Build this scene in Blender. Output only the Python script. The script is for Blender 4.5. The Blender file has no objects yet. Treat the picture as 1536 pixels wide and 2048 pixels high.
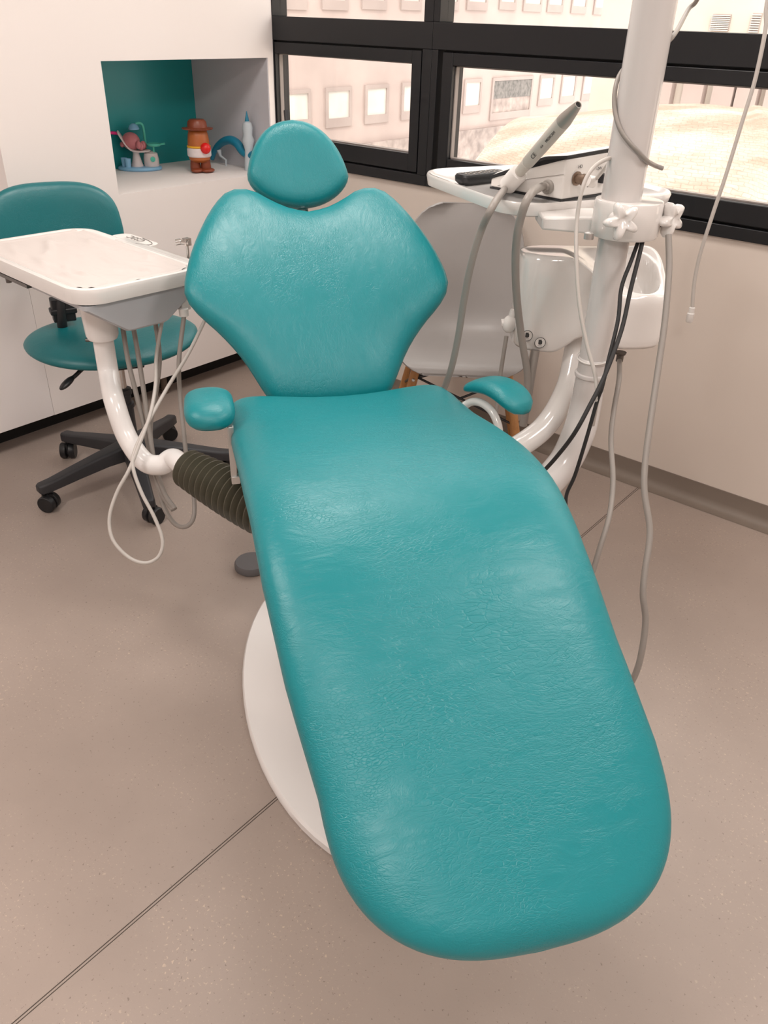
import bpy, bmesh, math, random
import numpy as np
from mathutils import Vector, Matrix
random.seed(4)
SC = bpy.context.scene
COL = SC.collection
R = math.radians
PI = math.pi

# ------------------------------------------------------------------ camera calibration (from the photo's vanishing points)
FPX = 1614.0
def _dir(x, y):
    v = np.array([x - 768.0, y - 1024.0, FPX]); return v / np.linalg.norm(v)
_X = -_dir(-1560, -45); _Y = _dir(2320, 80)
_Z = np.cross(_X, _Y); _Z /= np.linalg.norm(_Z)
_X = _X - _Y * (_X @ _Y); _X /= np.linalg.norm(_X); _Y = np.cross(_Z, _X)
ROT = np.stack([_X, _Y, _Z])
H = 1.40
CAM = np.array([1.91244798, -1.82406009, 1.0]) * H
def ray(px, py): return ROT @ np.array([px - 768.0, py - 1024.0, FPX]) / FPX
def at(px, py, ax, val):                     # where the sight line of a photo point meets the plane axis=val
    r = ray(px, py); return Vector(CAM + r * (val - CAM[ax]) / r[ax])
def atd(px, py, t): return Vector(CAM + ray(px, py) * t)   # at depth t
def fl(px, py, z=0.0): return at(px, py, 2, z)

cam_d = bpy.data.cameras.new('camera'); cam = bpy.data.objects.new('camera', cam_d); COL.objects.link(cam)
cx, cy, cz = ROT @ np.array([1, 0, 0]), -(ROT @ np.array([0, 1, 0])), -(ROT @ np.array([0, 0, 1]))
cam.matrix_world = Matrix(((cx[0], cy[0], cz[0], CAM[0]), (cx[1], cy[1], cz[1], CAM[1]), (cx[2], cy[2], cz[2], CAM[2]), (0, 0, 0, 1)))
cam_d.sensor_fit = 'VERTICAL'; cam_d.sensor_height = 36.0; cam_d.sensor_width = 27.0
cam_d.lens = FPX / 2048 * 36.0; cam_d.clip_start = 0.05; cam_d.clip_end = 200
SC.camera = cam

# ------------------------------------------------------------------ materials
def new_mat(name):
    m = bpy.data.materials.new(name); m.use_nodes = True
    nt = m.node_tree; b = nt.nodes['Principled BSDF']
    return m, nt, b
def lnk(nt, a, b): nt.links.new(a, b)
def coords(nt, scale=1.0):
    tc = nt.nodes.new('ShaderNodeTexCoord'); mp = nt.nodes.new('ShaderNodeMapping')
    s = scale if isinstance(scale, tuple) else (scale,) * 3
    mp.inputs['Scale'].default_value = s
    lnk(nt, tc.outputs['Object'], mp.inputs['Vector']); return mp.outputs['Vector']
def noise(nt, vec, scale, detail=3, rough=.5, dist=0.0):
    n = nt.nodes.new('ShaderNodeTexNoise'); n.inputs['Scale'].default_value = scale
    n.inputs['Detail'].default_value = detail; n.inputs['Roughness'].default_value = rough
    n.inputs['Distortion'].default_value = dist
    lnk(nt, vec, n.inputs['Vector']); return n
def bump(nt, b, h, strength, dist, prev=None):
    n = nt.nodes.new('ShaderNodeBump'); n.inputs['Strength'].default_value = strength
    n.inputs['Distance'].default_value = dist
    lnk(nt, h, n.inputs['Height'])
    if prev: lnk(nt, prev.outputs['Normal'], n.inputs['Normal'])
    lnk(nt, n.outputs['Normal'], b.inputs['Normal']); return n
def ramp(nt, fac, stops):
    r = nt.nodes.new('ShaderNodeValToRGB'); e = r.color_ramp.elements
    e[0].position, e[0].color = stops[0][0], (*stops[0][1], 1)
    e[1].position, e[1].color = stops[-1][0], (*stops[-1][1], 1)
    for p, c in stops[1:-1]:
        k = e.new(p); k.color = (*c, 1)
    lnk(nt, fac, r.inputs['Fac']); return r
def plain(name, col, rough=.5, metal=0.0, coat=0.0, bump_s=0.0, bump_sc=200, spec=.5, vary=0.0):
    m, nt, b = new_mat(name)
    b.inputs['Base Color'].default_value = (*col, 1); b.inputs['Roughness'].default_value = rough
    b.inputs['Metallic'].default_value = metal; b.inputs['Coat Weight'].default_value = coat
    b.inputs['Coat Roughness'].default_value = .08; b.inputs['Specular IOR Level'].default_value = spec
    v = coords(nt)
    n = noise(nt, v, 6.0, 3)
    mr = nt.nodes.new('ShaderNodeMapRange')
    mr.inputs['To Min'].default_value = max(0, rough - .04); mr.inputs['To Max'].default_value = rough + .04
    lnk(nt, n.outputs['Fac'], mr.inputs['Value']); lnk(nt, mr.outputs['Result'], b.inputs['Roughness'])
    if vary:
        n2 = noise(nt, v, 2.5, 4, .6)
        r = ramp(nt, n2.outputs['Fac'], [(.3, tuple(c * (1 - vary) for c in col)), (.7, tuple(min(1, c * (1 + vary)) for c in col))])
        lnk(nt, r.outputs['Color'], b.inputs['Base Color'])
    if bump_s:
        n3 = noise(nt, v, bump_sc, 2); bump(nt, b, n3.outputs['Fac'], bump_s, .002)
    return m
def leather(name, col, rough=.36, rot=0.0, stretch=(1, 1, 1), amt=1.0):
    m, nt, b = new_mat(name)
    b.inputs['Base Color'].default_value = (*col, 1); b.inputs['Specular IOR Level'].default_value = .55
    tc = nt.nodes.new('ShaderNodeTexCoord'); mp = nt.nodes.new('ShaderNodeMapping'); mp.inputs['Rotation'].default_value = (0, 0, rot)
    lnk(nt, tc.outputs['Object'], mp.inputs['Vector']); iso = mp.outputs['Vector']
    ms = nt.nodes.new('ShaderNodeMapping'); ms.inputs['Scale'].default_value = stretch; lnk(nt, iso, ms.inputs['Vector']); v = ms.outputs['Vector']
    def warp(vec, sc, amt_):
        nd = noise(nt, vec, sc, 3, .6); mx = nt.nodes.new('ShaderNodeMixRGB'); mx.blend_type = 'ADD'; mx.inputs['Fac'].default_value = amt_
        lnk(nt, vec, mx.inputs['Color1']); lnk(nt, nd.outputs['Color'], mx.inputs['Color2']); return mx.outputs['Color']
    def cells(vec, sc, width):
        vo = nt.nodes.new('ShaderNodeTexVoronoi'); vo.feature = 'DISTANCE_TO_EDGE'; vo.inputs['Scale'].default_value = sc; lnk(nt, vec, vo.inputs['Vector'])
        cl = nt.nodes.new('ShaderNodeMapRange'); cl.inputs['From Max'].default_value = width; lnk(nt, vo.outputs['Distance'], cl.inputs['Value']); return cl.outputs['Result']
    def patches(sc, lo, hi):
        pm = noise(nt, iso, sc, 3, .6); return ramp(nt, pm.outputs['Fac'], [(lo, (0, 0, 0)), (hi, (1, 1, 1))]).outputs['Color']
    def mixh(h, p):                                  # creased where the hide is worked, smooth elsewhere
        mx = nt.nodes.new('ShaderNodeMixRGB'); mx.inputs['Color1'].default_value = (1, 1, 1, 1); lnk(nt, p, mx.inputs['Fac']); lnk(nt, h, mx.inputs['Color2']); return mx.outputs['Color']
    wv = warp(v, 14, .05)
    b1 = bump(nt, b, mixh(cells(wv, 120, .10), patches(4.5, .50, .72)), .20 * amt, .0014)
    b2 = bump(nt, b, mixh(cells(warp(v, 20, .03), 260, .14), patches(6.5, .42, .66)), .24 * amt, .0009, b1)
    wr = noise(nt, v, 34, 8, .66, 1.4); b3 = bump(nt, b, wr.outputs['Fac'], .15 * amt, .006, b2)
    fi = noise(nt, iso, 520, 2); bump(nt, b, fi.outputs['Fac'], .14, .0009, b3)
    rn = noise(nt, iso, 5, 4, .6); mr = nt.nodes.new('ShaderNodeMapRange'); mr.inputs['To Min'].default_value = rough - .07; mr.inputs['To Max'].default_value = rough + .07
    lnk(nt, rn.outputs['Fac'], mr.inputs['Value']); lnk(nt, mr.outputs['Result'], b.inputs['Roughness'])
    return m

TEAL = (0.003, 0.228, 0.258)
M = {}
M['leather'] = leather('teal_leather', TEAL, .35, -R(53), (.42, 1, 1), 1.5)
M['leather_back'] = leather('teal_leather_backrest', TEAL, .36, -R(53), (1, .55, .45), 1.3)
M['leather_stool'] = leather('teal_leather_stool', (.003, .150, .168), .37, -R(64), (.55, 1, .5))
M['white_gloss'] = plain('white_moulded_plastic', (.83, .80, .775), .13, coat=.5)
M['white_paint'] = plain('white_enamel', (.87, .845, .83), .2, coat=.3)
M['pole'] = plain('grey_white_enamel', (.66, .63, .615), .2, coat=.3)
M['white_matte'] = plain('white_plastic_matte', (.80, .77, .74), .38)
M['grey_body'] = plain('blue_grey_plastic', (.50, .515, .545), .35)
M['hose'] = plain('grey_hose_rubber', (.30, .272, .248), .42)
M['hose_light'] = plain('pale_grey_hose', (.56, .525, .49), .42)
M['hose_dark'] = plain('dark_grey_hose', (.30, .275, .25), .45)
M['black'] = plain('black_plastic', (.012, .012, .014), .42)
M['black_soft'] = plain('black_rubber', (.02, .02, .021), .6)
M['charcoal'] = plain('charcoal_nylon', (.028, .028, .032), .5, bump_s=.1, bump_sc=500)
M['chrome'] = plain('brushed_metal', (.62, .60, .58), .25, metal=1)
M['steel_dark'] = plain('dark_metal', (.16, .15, .14), .35, metal=1)
M['silver'] = plain('silver_paint', (.58, .56, .54), .3, metal=.7)
M['shell'] = plain('light_grey_shell_plastic', (.355, .335, .325), .40)
M['beech'] = None
M['frame'] = plain('anthracite_window_frame', (.010, .0105, .0125), .38, spec=.4)
M['gap'] = plain('black_gasket', (.004, .004, .004), .7)
M['wall'] = plain('white_wall_paint', (.86, .80, .775), .62, bump_s=.06, bump_sc=300)
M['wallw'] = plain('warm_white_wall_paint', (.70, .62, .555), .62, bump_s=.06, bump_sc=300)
M['cab'] = plain('white_laminate', (.86, .81, .80), .42)
M['niche_teal'] = plain('teal_painted_panel', (.014, .30, .31), .35)
M['niche_grey'] = plain('grey_niche_side', (.56, .545, .58), .55)  # right side of the niche, greyer than the pier around it
M['toe'] = plain('toe_space_shade', (.008, .008, .008), .7)  # near-black colour standing for the shadow under the cabinets
M['ceil'] = plain('white_ceiling', (.82, .79, .76), .8)
M['skirt'] = plain('taupe_vinyl_skirting', (.205, .165, .135), .5)
M['disc'] = plain('dark_grey_rubber', (.13, .125, .13), .5)
M['ink'] = plain('dark_print', (.05, .05, .05), .6)
M['ink_grey'] = plain('grey_print', (.22, .21, .2), .6)
M['red'] = plain('red_plastic', (.70, .012, .012), .25)
M['pink'] = plain('pink_plastic', (.60, .20, .22), .35)
M['hot_pink'] = plain('bright_pink_plastic', (.80, .02, .22), .35)
M['sky_blue'] = plain('light_blue_plastic', (.25, .50, .72), .35)
M['mint'] = plain('mint_green_plastic', (.10, .58, .44), .35)
M['toy_white'] = plain('toy_white_plastic', (.72, .64, .63), .4)
M['rust'] = plain('orange_brown_plastic', (.42, .12, .03), .38)
M['boot'] = plain('red_brown_plastic', (.22, .048, .018), .38)
M['toy_yellow'] = plain('yellow_plastic', (.80, .42, .03), .4)
M['toy_blue'] = plain('blue_plastic', (.012, .20, .32), .38)
M['toy_pale'] = plain('pale_blue_grey_plastic', (.52, .58, .62), .4)

def wood():
    m, nt, b = new_mat('beech_wood'); v = coords(nt, (30, 30, 3))
    n = noise(nt, v, 2.2, 4, .6, .8)
    r = ramp(nt, n.outputs['Fac'], [(.3, (.42, .185, .06)), (.7, (.58, .30, .115))])
    lnk(nt, r.outputs['Color'], b.inputs['Base Color']); b.inputs['Roughness'].default_value = .45
    return m
M['beech'] = wood()
def floor_mat():
    m, nt, b = new_mat('taupe_vinyl_floor'); v = coords(nt)
    n = noise(nt, v, 1.6, 5, .62)
    r = ramp(nt, n.outputs['Fac'], [(.3, (.350, .284, .246)), (.7, (.412, .336, .292))])
    # fine speckle of pits and light grains
    sp = noise(nt, v, 150, 2, .6); pm = noise(nt, v, 3.2, 3, .6)
    pr = ramp(nt, pm.outputs['Fac'], [(.42, (0, 0, 0)), (.62, (1, 1, 1))])
    th = ramp(nt, sp.outputs['Fac'], [(.635, (0, 0, 0)), (.68, (1, 1, 1))])
    mu = nt.nodes.new('ShaderNodeMath'); mu.operation = 'MULTIPLY'
    lnk(nt, th.outputs['Color'], mu.inputs[0]); lnk(nt, pr.outputs['Color'], mu.inputs[1])
    mx = nt.nodes.new('ShaderNodeMixRGB'); mx.inputs['Color2'].default_value = (.56, .45, .36, 1)
    lnk(nt, mu.outputs['Value'], mx.inputs['Fac']); lnk(nt, r.outputs['Color'], mx.inputs['Color1'])
    dk = ramp(nt, sp.outputs['Fac'], [(.29, (1, 1, 1)), (.33, (0, 0, 0))])
    mu2 = nt.nodes.new('ShaderNodeMath'); mu2.operation = 'MULTIPLY'; mu2.inputs[1].default_value = .55
    lnk(nt, dk.outputs['Color'], mu2.inputs[0])
    mx2 = nt.nodes.new('ShaderNodeMixRGB'); mx2.inputs['Color2'].default_value = (.13, .10, .08, 1)
    lnk(nt, mu2.outputs['Value'], mx2.inputs['Fac']); lnk(nt, mx.outputs['Color'], mx2.inputs['Color1'])
    lnk(nt, mx2.outputs['Color'], b.inputs['Base Color']); b.inputs['Roughness'].default_value = .42
    bump(nt, b, sp.outputs['Fac'], .08, .002)
    return m
M['floor'] = floor_mat()
def glass_mat():
    m, nt, b = new_mat('window_glass'); nt.nodes.remove(b)
    out = nt.nodes['Material Output']
    tr = nt.nodes.new('ShaderNodeBsdfTransparent'); tr.inputs['Color'].default_value = (.97, .97, .96, 1)
    gl = nt.nodes.new('ShaderNodeBsdfGlossy'); gl.inputs['Roughness'].default_value = .02
    lw = nt.nodes.new('ShaderNodeLayerWeight'); lw.inputs['Blend'].default_value = .5
    pw = nt.nodes.new('ShaderNodeMath'); pw.operation = 'POWER'; pw.inputs[1].default_value = 5.0; lnk(nt, lw.outputs['Facing'], pw.inputs[0])
    fr = nt.nodes.new('ShaderNodeMath'); fr.operation = 'MULTIPLY_ADD'; fr.inputs[1].default_value = .9; fr.inputs[2].default_value = .03; lnk(nt, pw.outputs['Value'], fr.inputs[0])
    mx = nt.nodes.new('ShaderNodeMixShader')
    lnk(nt, fr.outputs['Value'], mx.inputs['Fac']); lnk(nt, tr.outputs['BSDF'], mx.inputs[1]); lnk(nt, gl.outputs['BSDF'], mx.inputs[2])
    lnk(nt, mx.outputs['Shader'], out.inputs['Surface']); return m
M['glass'] = glass_mat()
def ext(name, c1, c2, rough=.9, sc=.7):
    m, nt, b = new_mat(name); v = coords(nt); n = noise(nt, v, sc, 5, .6)
    r = ramp(nt, n.outputs['Fac'], [(.32, c1), (.68, c2)])
    lnk(nt, r.outputs['Color'], b.inputs['Base Color']); b.inputs['Roughness'].default_value = rough
    b.inputs['Specular IOR Level'].default_value = .1
    return m
M['facade'] = ext('pink_render_facade', (.40, .325, .30), (.47, .385, .355))
M['facade_pale'] = ext('pale_stone_facade', (.52, .46, .40), (.60, .53, .47))
M['opening'] = ext('pale_blind', (.50, .48, .45), (.62, .585, .53), .6, 1.5)
M['opening_dark'] = ext('dark_opening', (.10, .095, .09), (.24, .22, .205), .6, 9)
M['storey'] = ext('weathered_storey', (.24, .195, .18), (.45, .375, .34), .8, 2.5)
M['reveal'] = ext('reveal', (.33, .27, .25), (.40, .335, .31))
def tile_mat():
    m, nt, b = new_mat('pale_roof_tiles'); v = coords(nt, (1, 1, 1))
    br = nt.nodes.new('ShaderNodeTexBrick'); br.inputs['Scale'].default_value = 3.0
    br.inputs['Color1'].default_value = (.55, .47, .405, 1); br.inputs['Color2'].default_value = (.49, .41, .35, 1)
    br.inputs['Mortar'].default_value = (.38, .295, .245, 1); br.inputs['Mortar Size'].default_value = .03; br.inputs['Mortar Smooth'].default_value = 1.0
    tc = nt.nodes.new('ShaderNodeTexCoord'); nw = noise(nt, v, 2.2, 4, .6); ad = nt.nodes.new('ShaderNodeMixRGB'); ad.blend_type = 'ADD'; ad.inputs['Fac'].default_value = .22; lnk(nt, tc.outputs['UV'], ad.inputs['Color1']); lnk(nt, nw.outputs['Color'], ad.inputs['Color2']); lnk(nt, ad.outputs['Color'], br.inputs['Vector'])
    n = noise(nt, v, .8, 5, .65); r = ramp(nt, n.outputs['Fac'], [(.38, (.66, .52, .44)), (.6, (1, 1, 1))])
    mx = nt.nodes.new('ShaderNodeMixRGB'); mx.blend_type = 'MULTIPLY'; mx.inputs['Fac'].default_value = .85
    lnk(nt, br.outputs['Color'], mx.inputs['Color1']); lnk(nt, r.outputs['Color'], mx.inputs['Color2'])
    lnk(nt, mx.outputs['Color'], b.inputs['Base Color']); b.inputs['Roughness'].default_value = .9
    return m
M['tiles'] = tile_mat()

# ------------------------------------------------------------------ mesh helpers
OFF = {}
class MB:
    def __init__(s): s.v = []; s.f = []; s.mi = []
    def add(s, verts, faces, mi=0):
        o = len(s.v); s.v += [Vector(v) for v in verts]
        s.f += [tuple(i + o for i in f) for f in faces]; s.mi += [mi] * len(faces); return s
    def box(s, lo, hi, mi=0, mat=None):
        x0, y0, z0 = lo; x1, y1, z1 = hi
        vs = [Vector(p) for p in ((x0, y0, z0), (x1, y0, z0), (x1, y1, z0), (x0, y1, z0), (x0, y0, z1), (x1, y0, z1), (x1, y1, z1), (x0, y1, z1))]
        if mat: vs = [mat @ v for v in vs]
        return s.add(vs, [(0, 3, 2, 1), (4, 5, 6, 7), (0, 1, 5, 4), (1, 2, 6, 5), (2, 3, 7, 6), (3, 0, 4, 7)], mi)
    def loft(s, rings, caps=(True, True), closed=False, mi=0):
        n = len(rings[0]); vs = [v for r in rings for v in r]; fs = []
        m = len(rings); last = m if closed else m - 1
        for i in range(last):
            a, b = i * n, ((i + 1) % m) * n
            for k in range(n):
                k2 = (k + 1) % n; fs.append((a + k, a + k2, b + k2, b + k))
        if not closed:
            if caps[0]: fs.append(tuple(reversed(range(n))))
            if caps[1]: fs.append(tuple(range((m - 1) * n, m * n)))
        return s.add(vs, fs, mi)
    def tube(s, pts, r, seg=12, caps=True, mi=0):
        pts = [Vector(p) for p in pts]; n = len(pts)
        rad = r if isinstance(r, (list, tuple)) else [r] * n
        tan = []
        for i in range(n):
            t = pts[min(i + 1, n - 1)] - pts[max(i - 1, 0)]
            tan.append(t.normalized() if t.length > 1e-9 else Vector((0, 0, 1)))
        up = Vector((0, 0, 1)) if abs(tan[0].z) < .9 else Vector((1, 0, 0))
        x = tan[0].cross(up).normalized(); rings = []
        for i in range(n):
            x = (x - tan[i] * x.dot(tan[i])).normalized(); y = tan[i].cross(x)
            rings.append([pts[i] + (x * math.cos(2 * PI * k / seg) + y * math.sin(2 * PI * k / seg)) * rad[i] for k in range(seg)])
        return s.loft(rings, (caps, caps), mi=mi)
    def lathe(s, prof, org=(0, 0, 0), axis=(0, 0, 1), seg=28, caps=(True, True), mi=0):   # prof: (radius, height)
        ax = Vector(axis).normalized(); u = ax.cross(Vector((0, 0, 1)) if abs(ax.z) < .9 else Vector((1, 0, 0))).normalized(); w = ax.cross(u)
        o = Vector(org)
        rings = [[o + ax * h + (u * math.cos(2 * PI * k / seg) + w * math.sin(2 * PI * k / seg)) * max(r, 1e-5) for k in range(seg)] for r, h in prof]
        return s.loft(rings, caps, mi=mi)
    def prism(s, poly, d, mi=0):                        # poly: 3-D outline, d: extrusion vector
        d = Vector(d); return s.loft([[Vector(p) for p in poly], [Vector(p) + d for p in poly]], mi=mi)
    def ellipsoid(s, c, r, seg=20, rings=12, mat=None, mi=0):
        c = Vector(c); rr = []
        for i in range(rings + 1):
            th = -PI / 2 + PI * i / rings; q = max(math.cos(th), .002)
            ring = [Vector((r[0] * q * math.cos(2 * PI * k / seg), r[1] * q * math.sin(2 * PI * k / seg), r[2] * math.sin(th))) for k in range(seg)]
            rr.append([(mat @ v if mat else v) + c for v in ring])
        return s.loft(rr, mi=mi)
    def build(s, name, mats, parent=None, smooth=True, bevel=0, sub=0, loc=None, angle=40):
        me = bpy.data.meshes.new(name)
        o = bpy.data.objects.new(name, me); COL.objects.link(o)
        off = OFF[parent.name] if parent else Vector(loc if loc is not None else (0, 0, 0))
        me.from_pydata([tuple(v - off) for v in s.v], [], s.f)
        for m in (mats if isinstance(mats, (list, tuple)) else [mats]): me.materials.append(m)
        for p, mi in zip(me.polygons, s.mi): p.material_index = mi; p.use_smooth = smooth
        bm = bmesh.new(); bm.from_mesh(me); bmesh.ops.recalc_face_normals(bm, faces=bm.faces); bm.to_mesh(me); bm.free()
        OFF[o.name] = off
        if parent: o.parent = parent
        else: o.location = off
        if bevel:
            b = o.modifiers.new('bevel', 'BEVEL'); b.width = bevel; b.segments = 3; b.limit_method = 'ANGLE'; b.angle_limit = R(35)
            b.harden_normals = False
        if sub:
            q = o.modifiers.new('subdivision', 'SUBSURF'); q.levels = sub; q.render_levels = sub
        if smooth and not sub:
            try: me.set_sharp_from_angle(angle=R(angle if not bevel else 60))
            except Exception: pass
        return o
def spline(pts, n=8):                                   # Catmull-Rom through the points
    P = [Vector(p) for p in pts]; out = []
    P = [P[0] * 2 - P[1]] + P + [P[-1] * 2 - P[-2]]
    for i in range(1, len(P) - 2):
        a, b, c, d = P[i - 1], P[i], P[i + 1], P[i + 2]
        for k in range(n):
            t = k / n
            out.append(.5 * ((2 * b) + (c - a) * t + (2 * a - 5 * b + 4 * c - d) * t * t + (3 * b - a - 3 * c + d) * t ** 3))
    out.append(P[-2]); return out
def interp(tab, x):
    tab = sorted(tab); xs = [p[0] for p in tab]; ys = [p[1] for p in tab]; return float(np.interp(x, xs, ys))
def tag(o, label, cat, group=None, kind=None):
    o['label'] = label; o['category'] = cat
    if group: o['group'] = group
    if kind: o['kind'] = kind
    return o
def thing(name, label, cat, loc=(0, 0, 0), group=None):
    o = bpy.data.objects.new(name, None); COL.objects.link(o); o.location = loc; o.empty_display_size = .1
    OFF[o.name] = Vector(loc); return tag(o, label, cat, group)
def struct(o): o['kind'] = 'structure'; return o
def part_label(o, t): o['label'] = t; return o
def text(body, size, origin, xdir, ydir, mat, name='lettering', parent=None, extrude=.0002, align='CENTER'):
    c = bpy.data.curves.new(name, 'FONT'); c.body = body; c.size = size; c.extrude = extrude
    c.align_x = align; c.align_y = 'CENTER'
    tmp = bpy.data.objects.new('tmp', c); COL.objects.link(tmp); c.materials.append(mat)
    me = bpy.data.meshes.new_from_object(tmp.evaluated_get(bpy.context.evaluated_depsgraph_get()))
    bpy.data.objects.remove(tmp); bpy.data.curves.remove(c)
    if not me.materials: me.materials.append(mat)
    o = bpy.data.objects.new(name, me); COL.objects.link(o)
    x = Vector(xdir).normalized(); z = x.cross(Vector(ydir)).normalized(); y = z.cross(x)
    off = OFF[parent.name] if parent else Vector((0, 0, 0))
    p = Vector(origin) + z * .0006 - off
    o.matrix_local = Matrix(((x.x, y.x, z.x, p.x), (x.y, y.y, z.y, p.y), (x.z, y.z, z.z, p.z), (0, 0, 0, 1)))
    if parent: o.parent = parent
    OFF[o.name] = off; return o
def frame_m(o, x, y, z):
    return Matrix(((x[0], y[0], z[0], o[0]), (x[1], y[1], z[1], o[1]), (x[2], y[2], z[2], o[2]), (0, 0, 0, 1)))

# ================================================================== THE ROOM
CEIL = 2.65; XR = 5.2; YB = -5.2; XL = -.62
m = MB(); m.box((XL - .1, YB - .1, -.12), (XR + .1, .2, 0))
struct(m.build('floor', M['floor'], smooth=False))
m = MB(); m.box((1.8140, YB, 0), (1.8153, -.004, .0010)); m.box((1.8196, YB, 0), (1.8207, -.004, .0010))
o = struct(m.build('trim_1', plain('dark_weld_line', (.075, .057, .045), .6), smooth=False))
m = MB(); m.box((XL - .1, YB - .1, CEIL), (XR + .1, .2, CEIL + .1)); struct(m.build('ceiling', M['ceil'], smooth=False))
# window wall: below the sill, beside and above the glazing
SILL = .866; WX1 = 3.4; WTOP = 2.5
m = MB(); m.box((-.0, 0, 0), (XR, .2, SILL)); m.box((WX1, 0, SILL), (XR, .2, CEIL)); m.box((0, 0, WTOP), (WX1, .2, CEIL))
m.box((XL, 0.0, 0), (0, .028, CEIL))
struct(m.build('wall_window', M['wallw'], smooth=False))
m = MB(); m.box((XR, YB, 0), (XR + .1, .2, CEIL)); struct(m.build('wall_right', M['wall'], smooth=False))
m = MB(); m.box((XL - .1, YB - .1, 0), (XR + .1, YB, CEIL)); struct(m.build('wall_rear', M['wall'], smooth=False))
# left wall: a pier with a niche, then a recess over the base cabinet
NY0, NY1, NZ0, NZ1, NX = -.795, -.040, .824, 1.244, -.47
PY = -1.198; TK = .096
m = MB()
m.box((XL, PY, TK), (0, NY0, CEIL)); m.box((XL, NY1, TK), (0, 0, CEIL))
m.box((XL, NY0, TK), (0, NY1, NZ0)); m.box((XL, NY0, NZ1), (0, NY1, CEIL)); m.box((XL, NY0, NZ0), (NX - .012, NY1, NZ1))
m.box((XL - .1, YB, 0), (XL, 0, CEIL))
wl = struct(m.build('wall_left', M['wall'], smooth=False))
m = MB(); m.box((NX - .012, NY0, NZ0), (NX, NY1, NZ1)); struct(m.build('trim_2', M['niche_teal'], smooth=False))
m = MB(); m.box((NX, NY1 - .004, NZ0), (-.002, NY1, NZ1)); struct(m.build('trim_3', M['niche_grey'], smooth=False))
m = MB(); m.box((-.14, YB, 0), (-.12, 0, TK)); struct(m.build('toe_shade_panel', M['toe'], smooth=False))  # black sheet drawn for the shadow in the open toe space
# coved skirting on the window wall
pr = [(-.000, .0736), (-.004, .0736), (-.005, .030), (-.009, .018), (-.018, .008), (-.032, .002), (-.05, .0008), (-.0, .0008)]
m = MB(); m.loft([[Vector((x, y, z)) for y, z in pr] for x in (0.0, XR)])
struct(m.build('baseboard_window', M['skirt'], angle=50))
# cabinet foot seen in the toe space, base cabinet
t = thing('base_cabinet', 'long white laminate base cabinet standing left of the toy niche', 'cabinet', (-.3, -2.2, TK))
m = MB(); m.box((XL + .01, -3.4, TK), (-.02, PY - .006, .76)); m.build('body', M['cab'], t, smooth=False)
m = MB(); m.box((XL + .005, -3.4, .76), (.0, PY - .004, .79)); m.build('worktop', M['cab'], t, bevel=.003)
for y0, y1 in ((-3.4, -1.1985),):
    m = MB(); m.box((-.019, y0, TK), (0, y1, .757)); m.build('front_panel', M['cab'], t, bevel=.0015)
q = fl(288, 790, 0); m = MB(); m.lathe([(.02, 0), (.02, .012), (.014, .014), (.014, TK - .002)], (-.065, -.66, 0))
tag(m.build('adjustable_foot', plain('brown_metal', (.16, .12, .09), .4), loc=(-.065, -.66, 0)), 'small brown adjustable foot in the dark toe space under the white pier', 'furniture foot')

# ---- windows
FY0, FY1 = -.012, .07
def window(name, x0, x1, posts, gx0, gx1, sx0, sx1):
    m = MB()
    def fb(a, b): m.box((a[0], FY0, a[1]), (b[0], FY1, b[1]))
    fb((x0, SILL), (x1, .902)); fb((x0, 1.305), (x1, 1.385)); fb((x0, 2.44), (x1, WTOP))
    for p0, p1 in posts: fb((p0, .902), (p1, 1.305)); fb((p0, 1.385), (p1, 2.44))
    fr = struct(m.build(name, M['frame'], bevel=.002))
    # opening sash, a gasket gap round it
    m = MB()
    a0, a1, z0, z1 = sx0, sx1, .908, 1.299
    m.box((a0, FY0 + .004, z0), (gx0, FY1 - .01, z1)); m.box((gx1, FY0 + .004, z0), (a1, FY1 - .01, z1))
    m.box((gx0, FY0 + .004, z0), (gx1, FY1 - .01, .968)); m.box((gx0, FY0 + .004, 1.260), (gx1, FY1 - .01, z1))
    m.build('sash', M['frame'], fr, bevel=.003)
    m = MB(); g = .006
    m.box((a0 - g, .008, z0 - g), (a0, .05, z1 + g)); m.box((a1, .008, z0 - g), (a1 + g, .05, z1 + g))
    m.box((a0, .008, z0 - g), (a1, .05, z0)); m.box((a0, .008, z1), (a1, .05, z1 + g)); m.build('gasket', M['gap'], fr, smooth=False)
    m = MB(); b = .004
    m.box((gx0, .012, .968), (gx1, .03, .968 + b)); m.box((gx0, .012, 1.26 - b), (gx1, .03, 1.26)); m.box((gx0, .012, .968), (gx0 + b, .03, 1.26)); m.box((gx1 - b, .012, .968), (gx1, .03, 1.26))
    m.build('glazing_bead', plain('light_bead', (.3, .26, .24), .4), fr, smooth=False)
    m = MB(); m.box((gx0, .030, .968), (gx1, .036, 1.26)); part_label(m.build('lower_pane', M['glass'], fr, smooth=False), 'clear lower pane')
    m = MB(); m.box((posts[0][1], .030, 1.385), (posts[1][0], .036, 2.44)); part_label(m.build('upper_pane', M['glass'], fr, smooth=False), 'clear upper pane')
    return fr
window('window_1', 0.0, .782, [(0, .004), (.742, .782)], .008, .694, .006, .735)
window('window_2', .7825, 2.62, [(.7825, .808), (2.55, 2.62)], .869, 2.49, .826, 2.544)
window('window_3', 2.6205, 3.4, [(2.6205, 2.66), (3.36, 3.4)], 2.72, 3.3, 2.668, 3.352)

# ================================================================== DENTAL CHAIR
TH = R(53)
nX = Vector((math.cos(TH), math.sin(TH), 0)); nY = Vector((-math.sin(TH), math.cos(TH), 0)); nZ = Vector((0, 0, 1))
OC = nX * -.11 + nY * -2.265
def D(x, y, z): return OC + nX * x + nY * y + nZ * z
chair = thing('dental_chair', 'large teal leather reclining dental chair on a white oval base plate', 'dental chair', OC)
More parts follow.
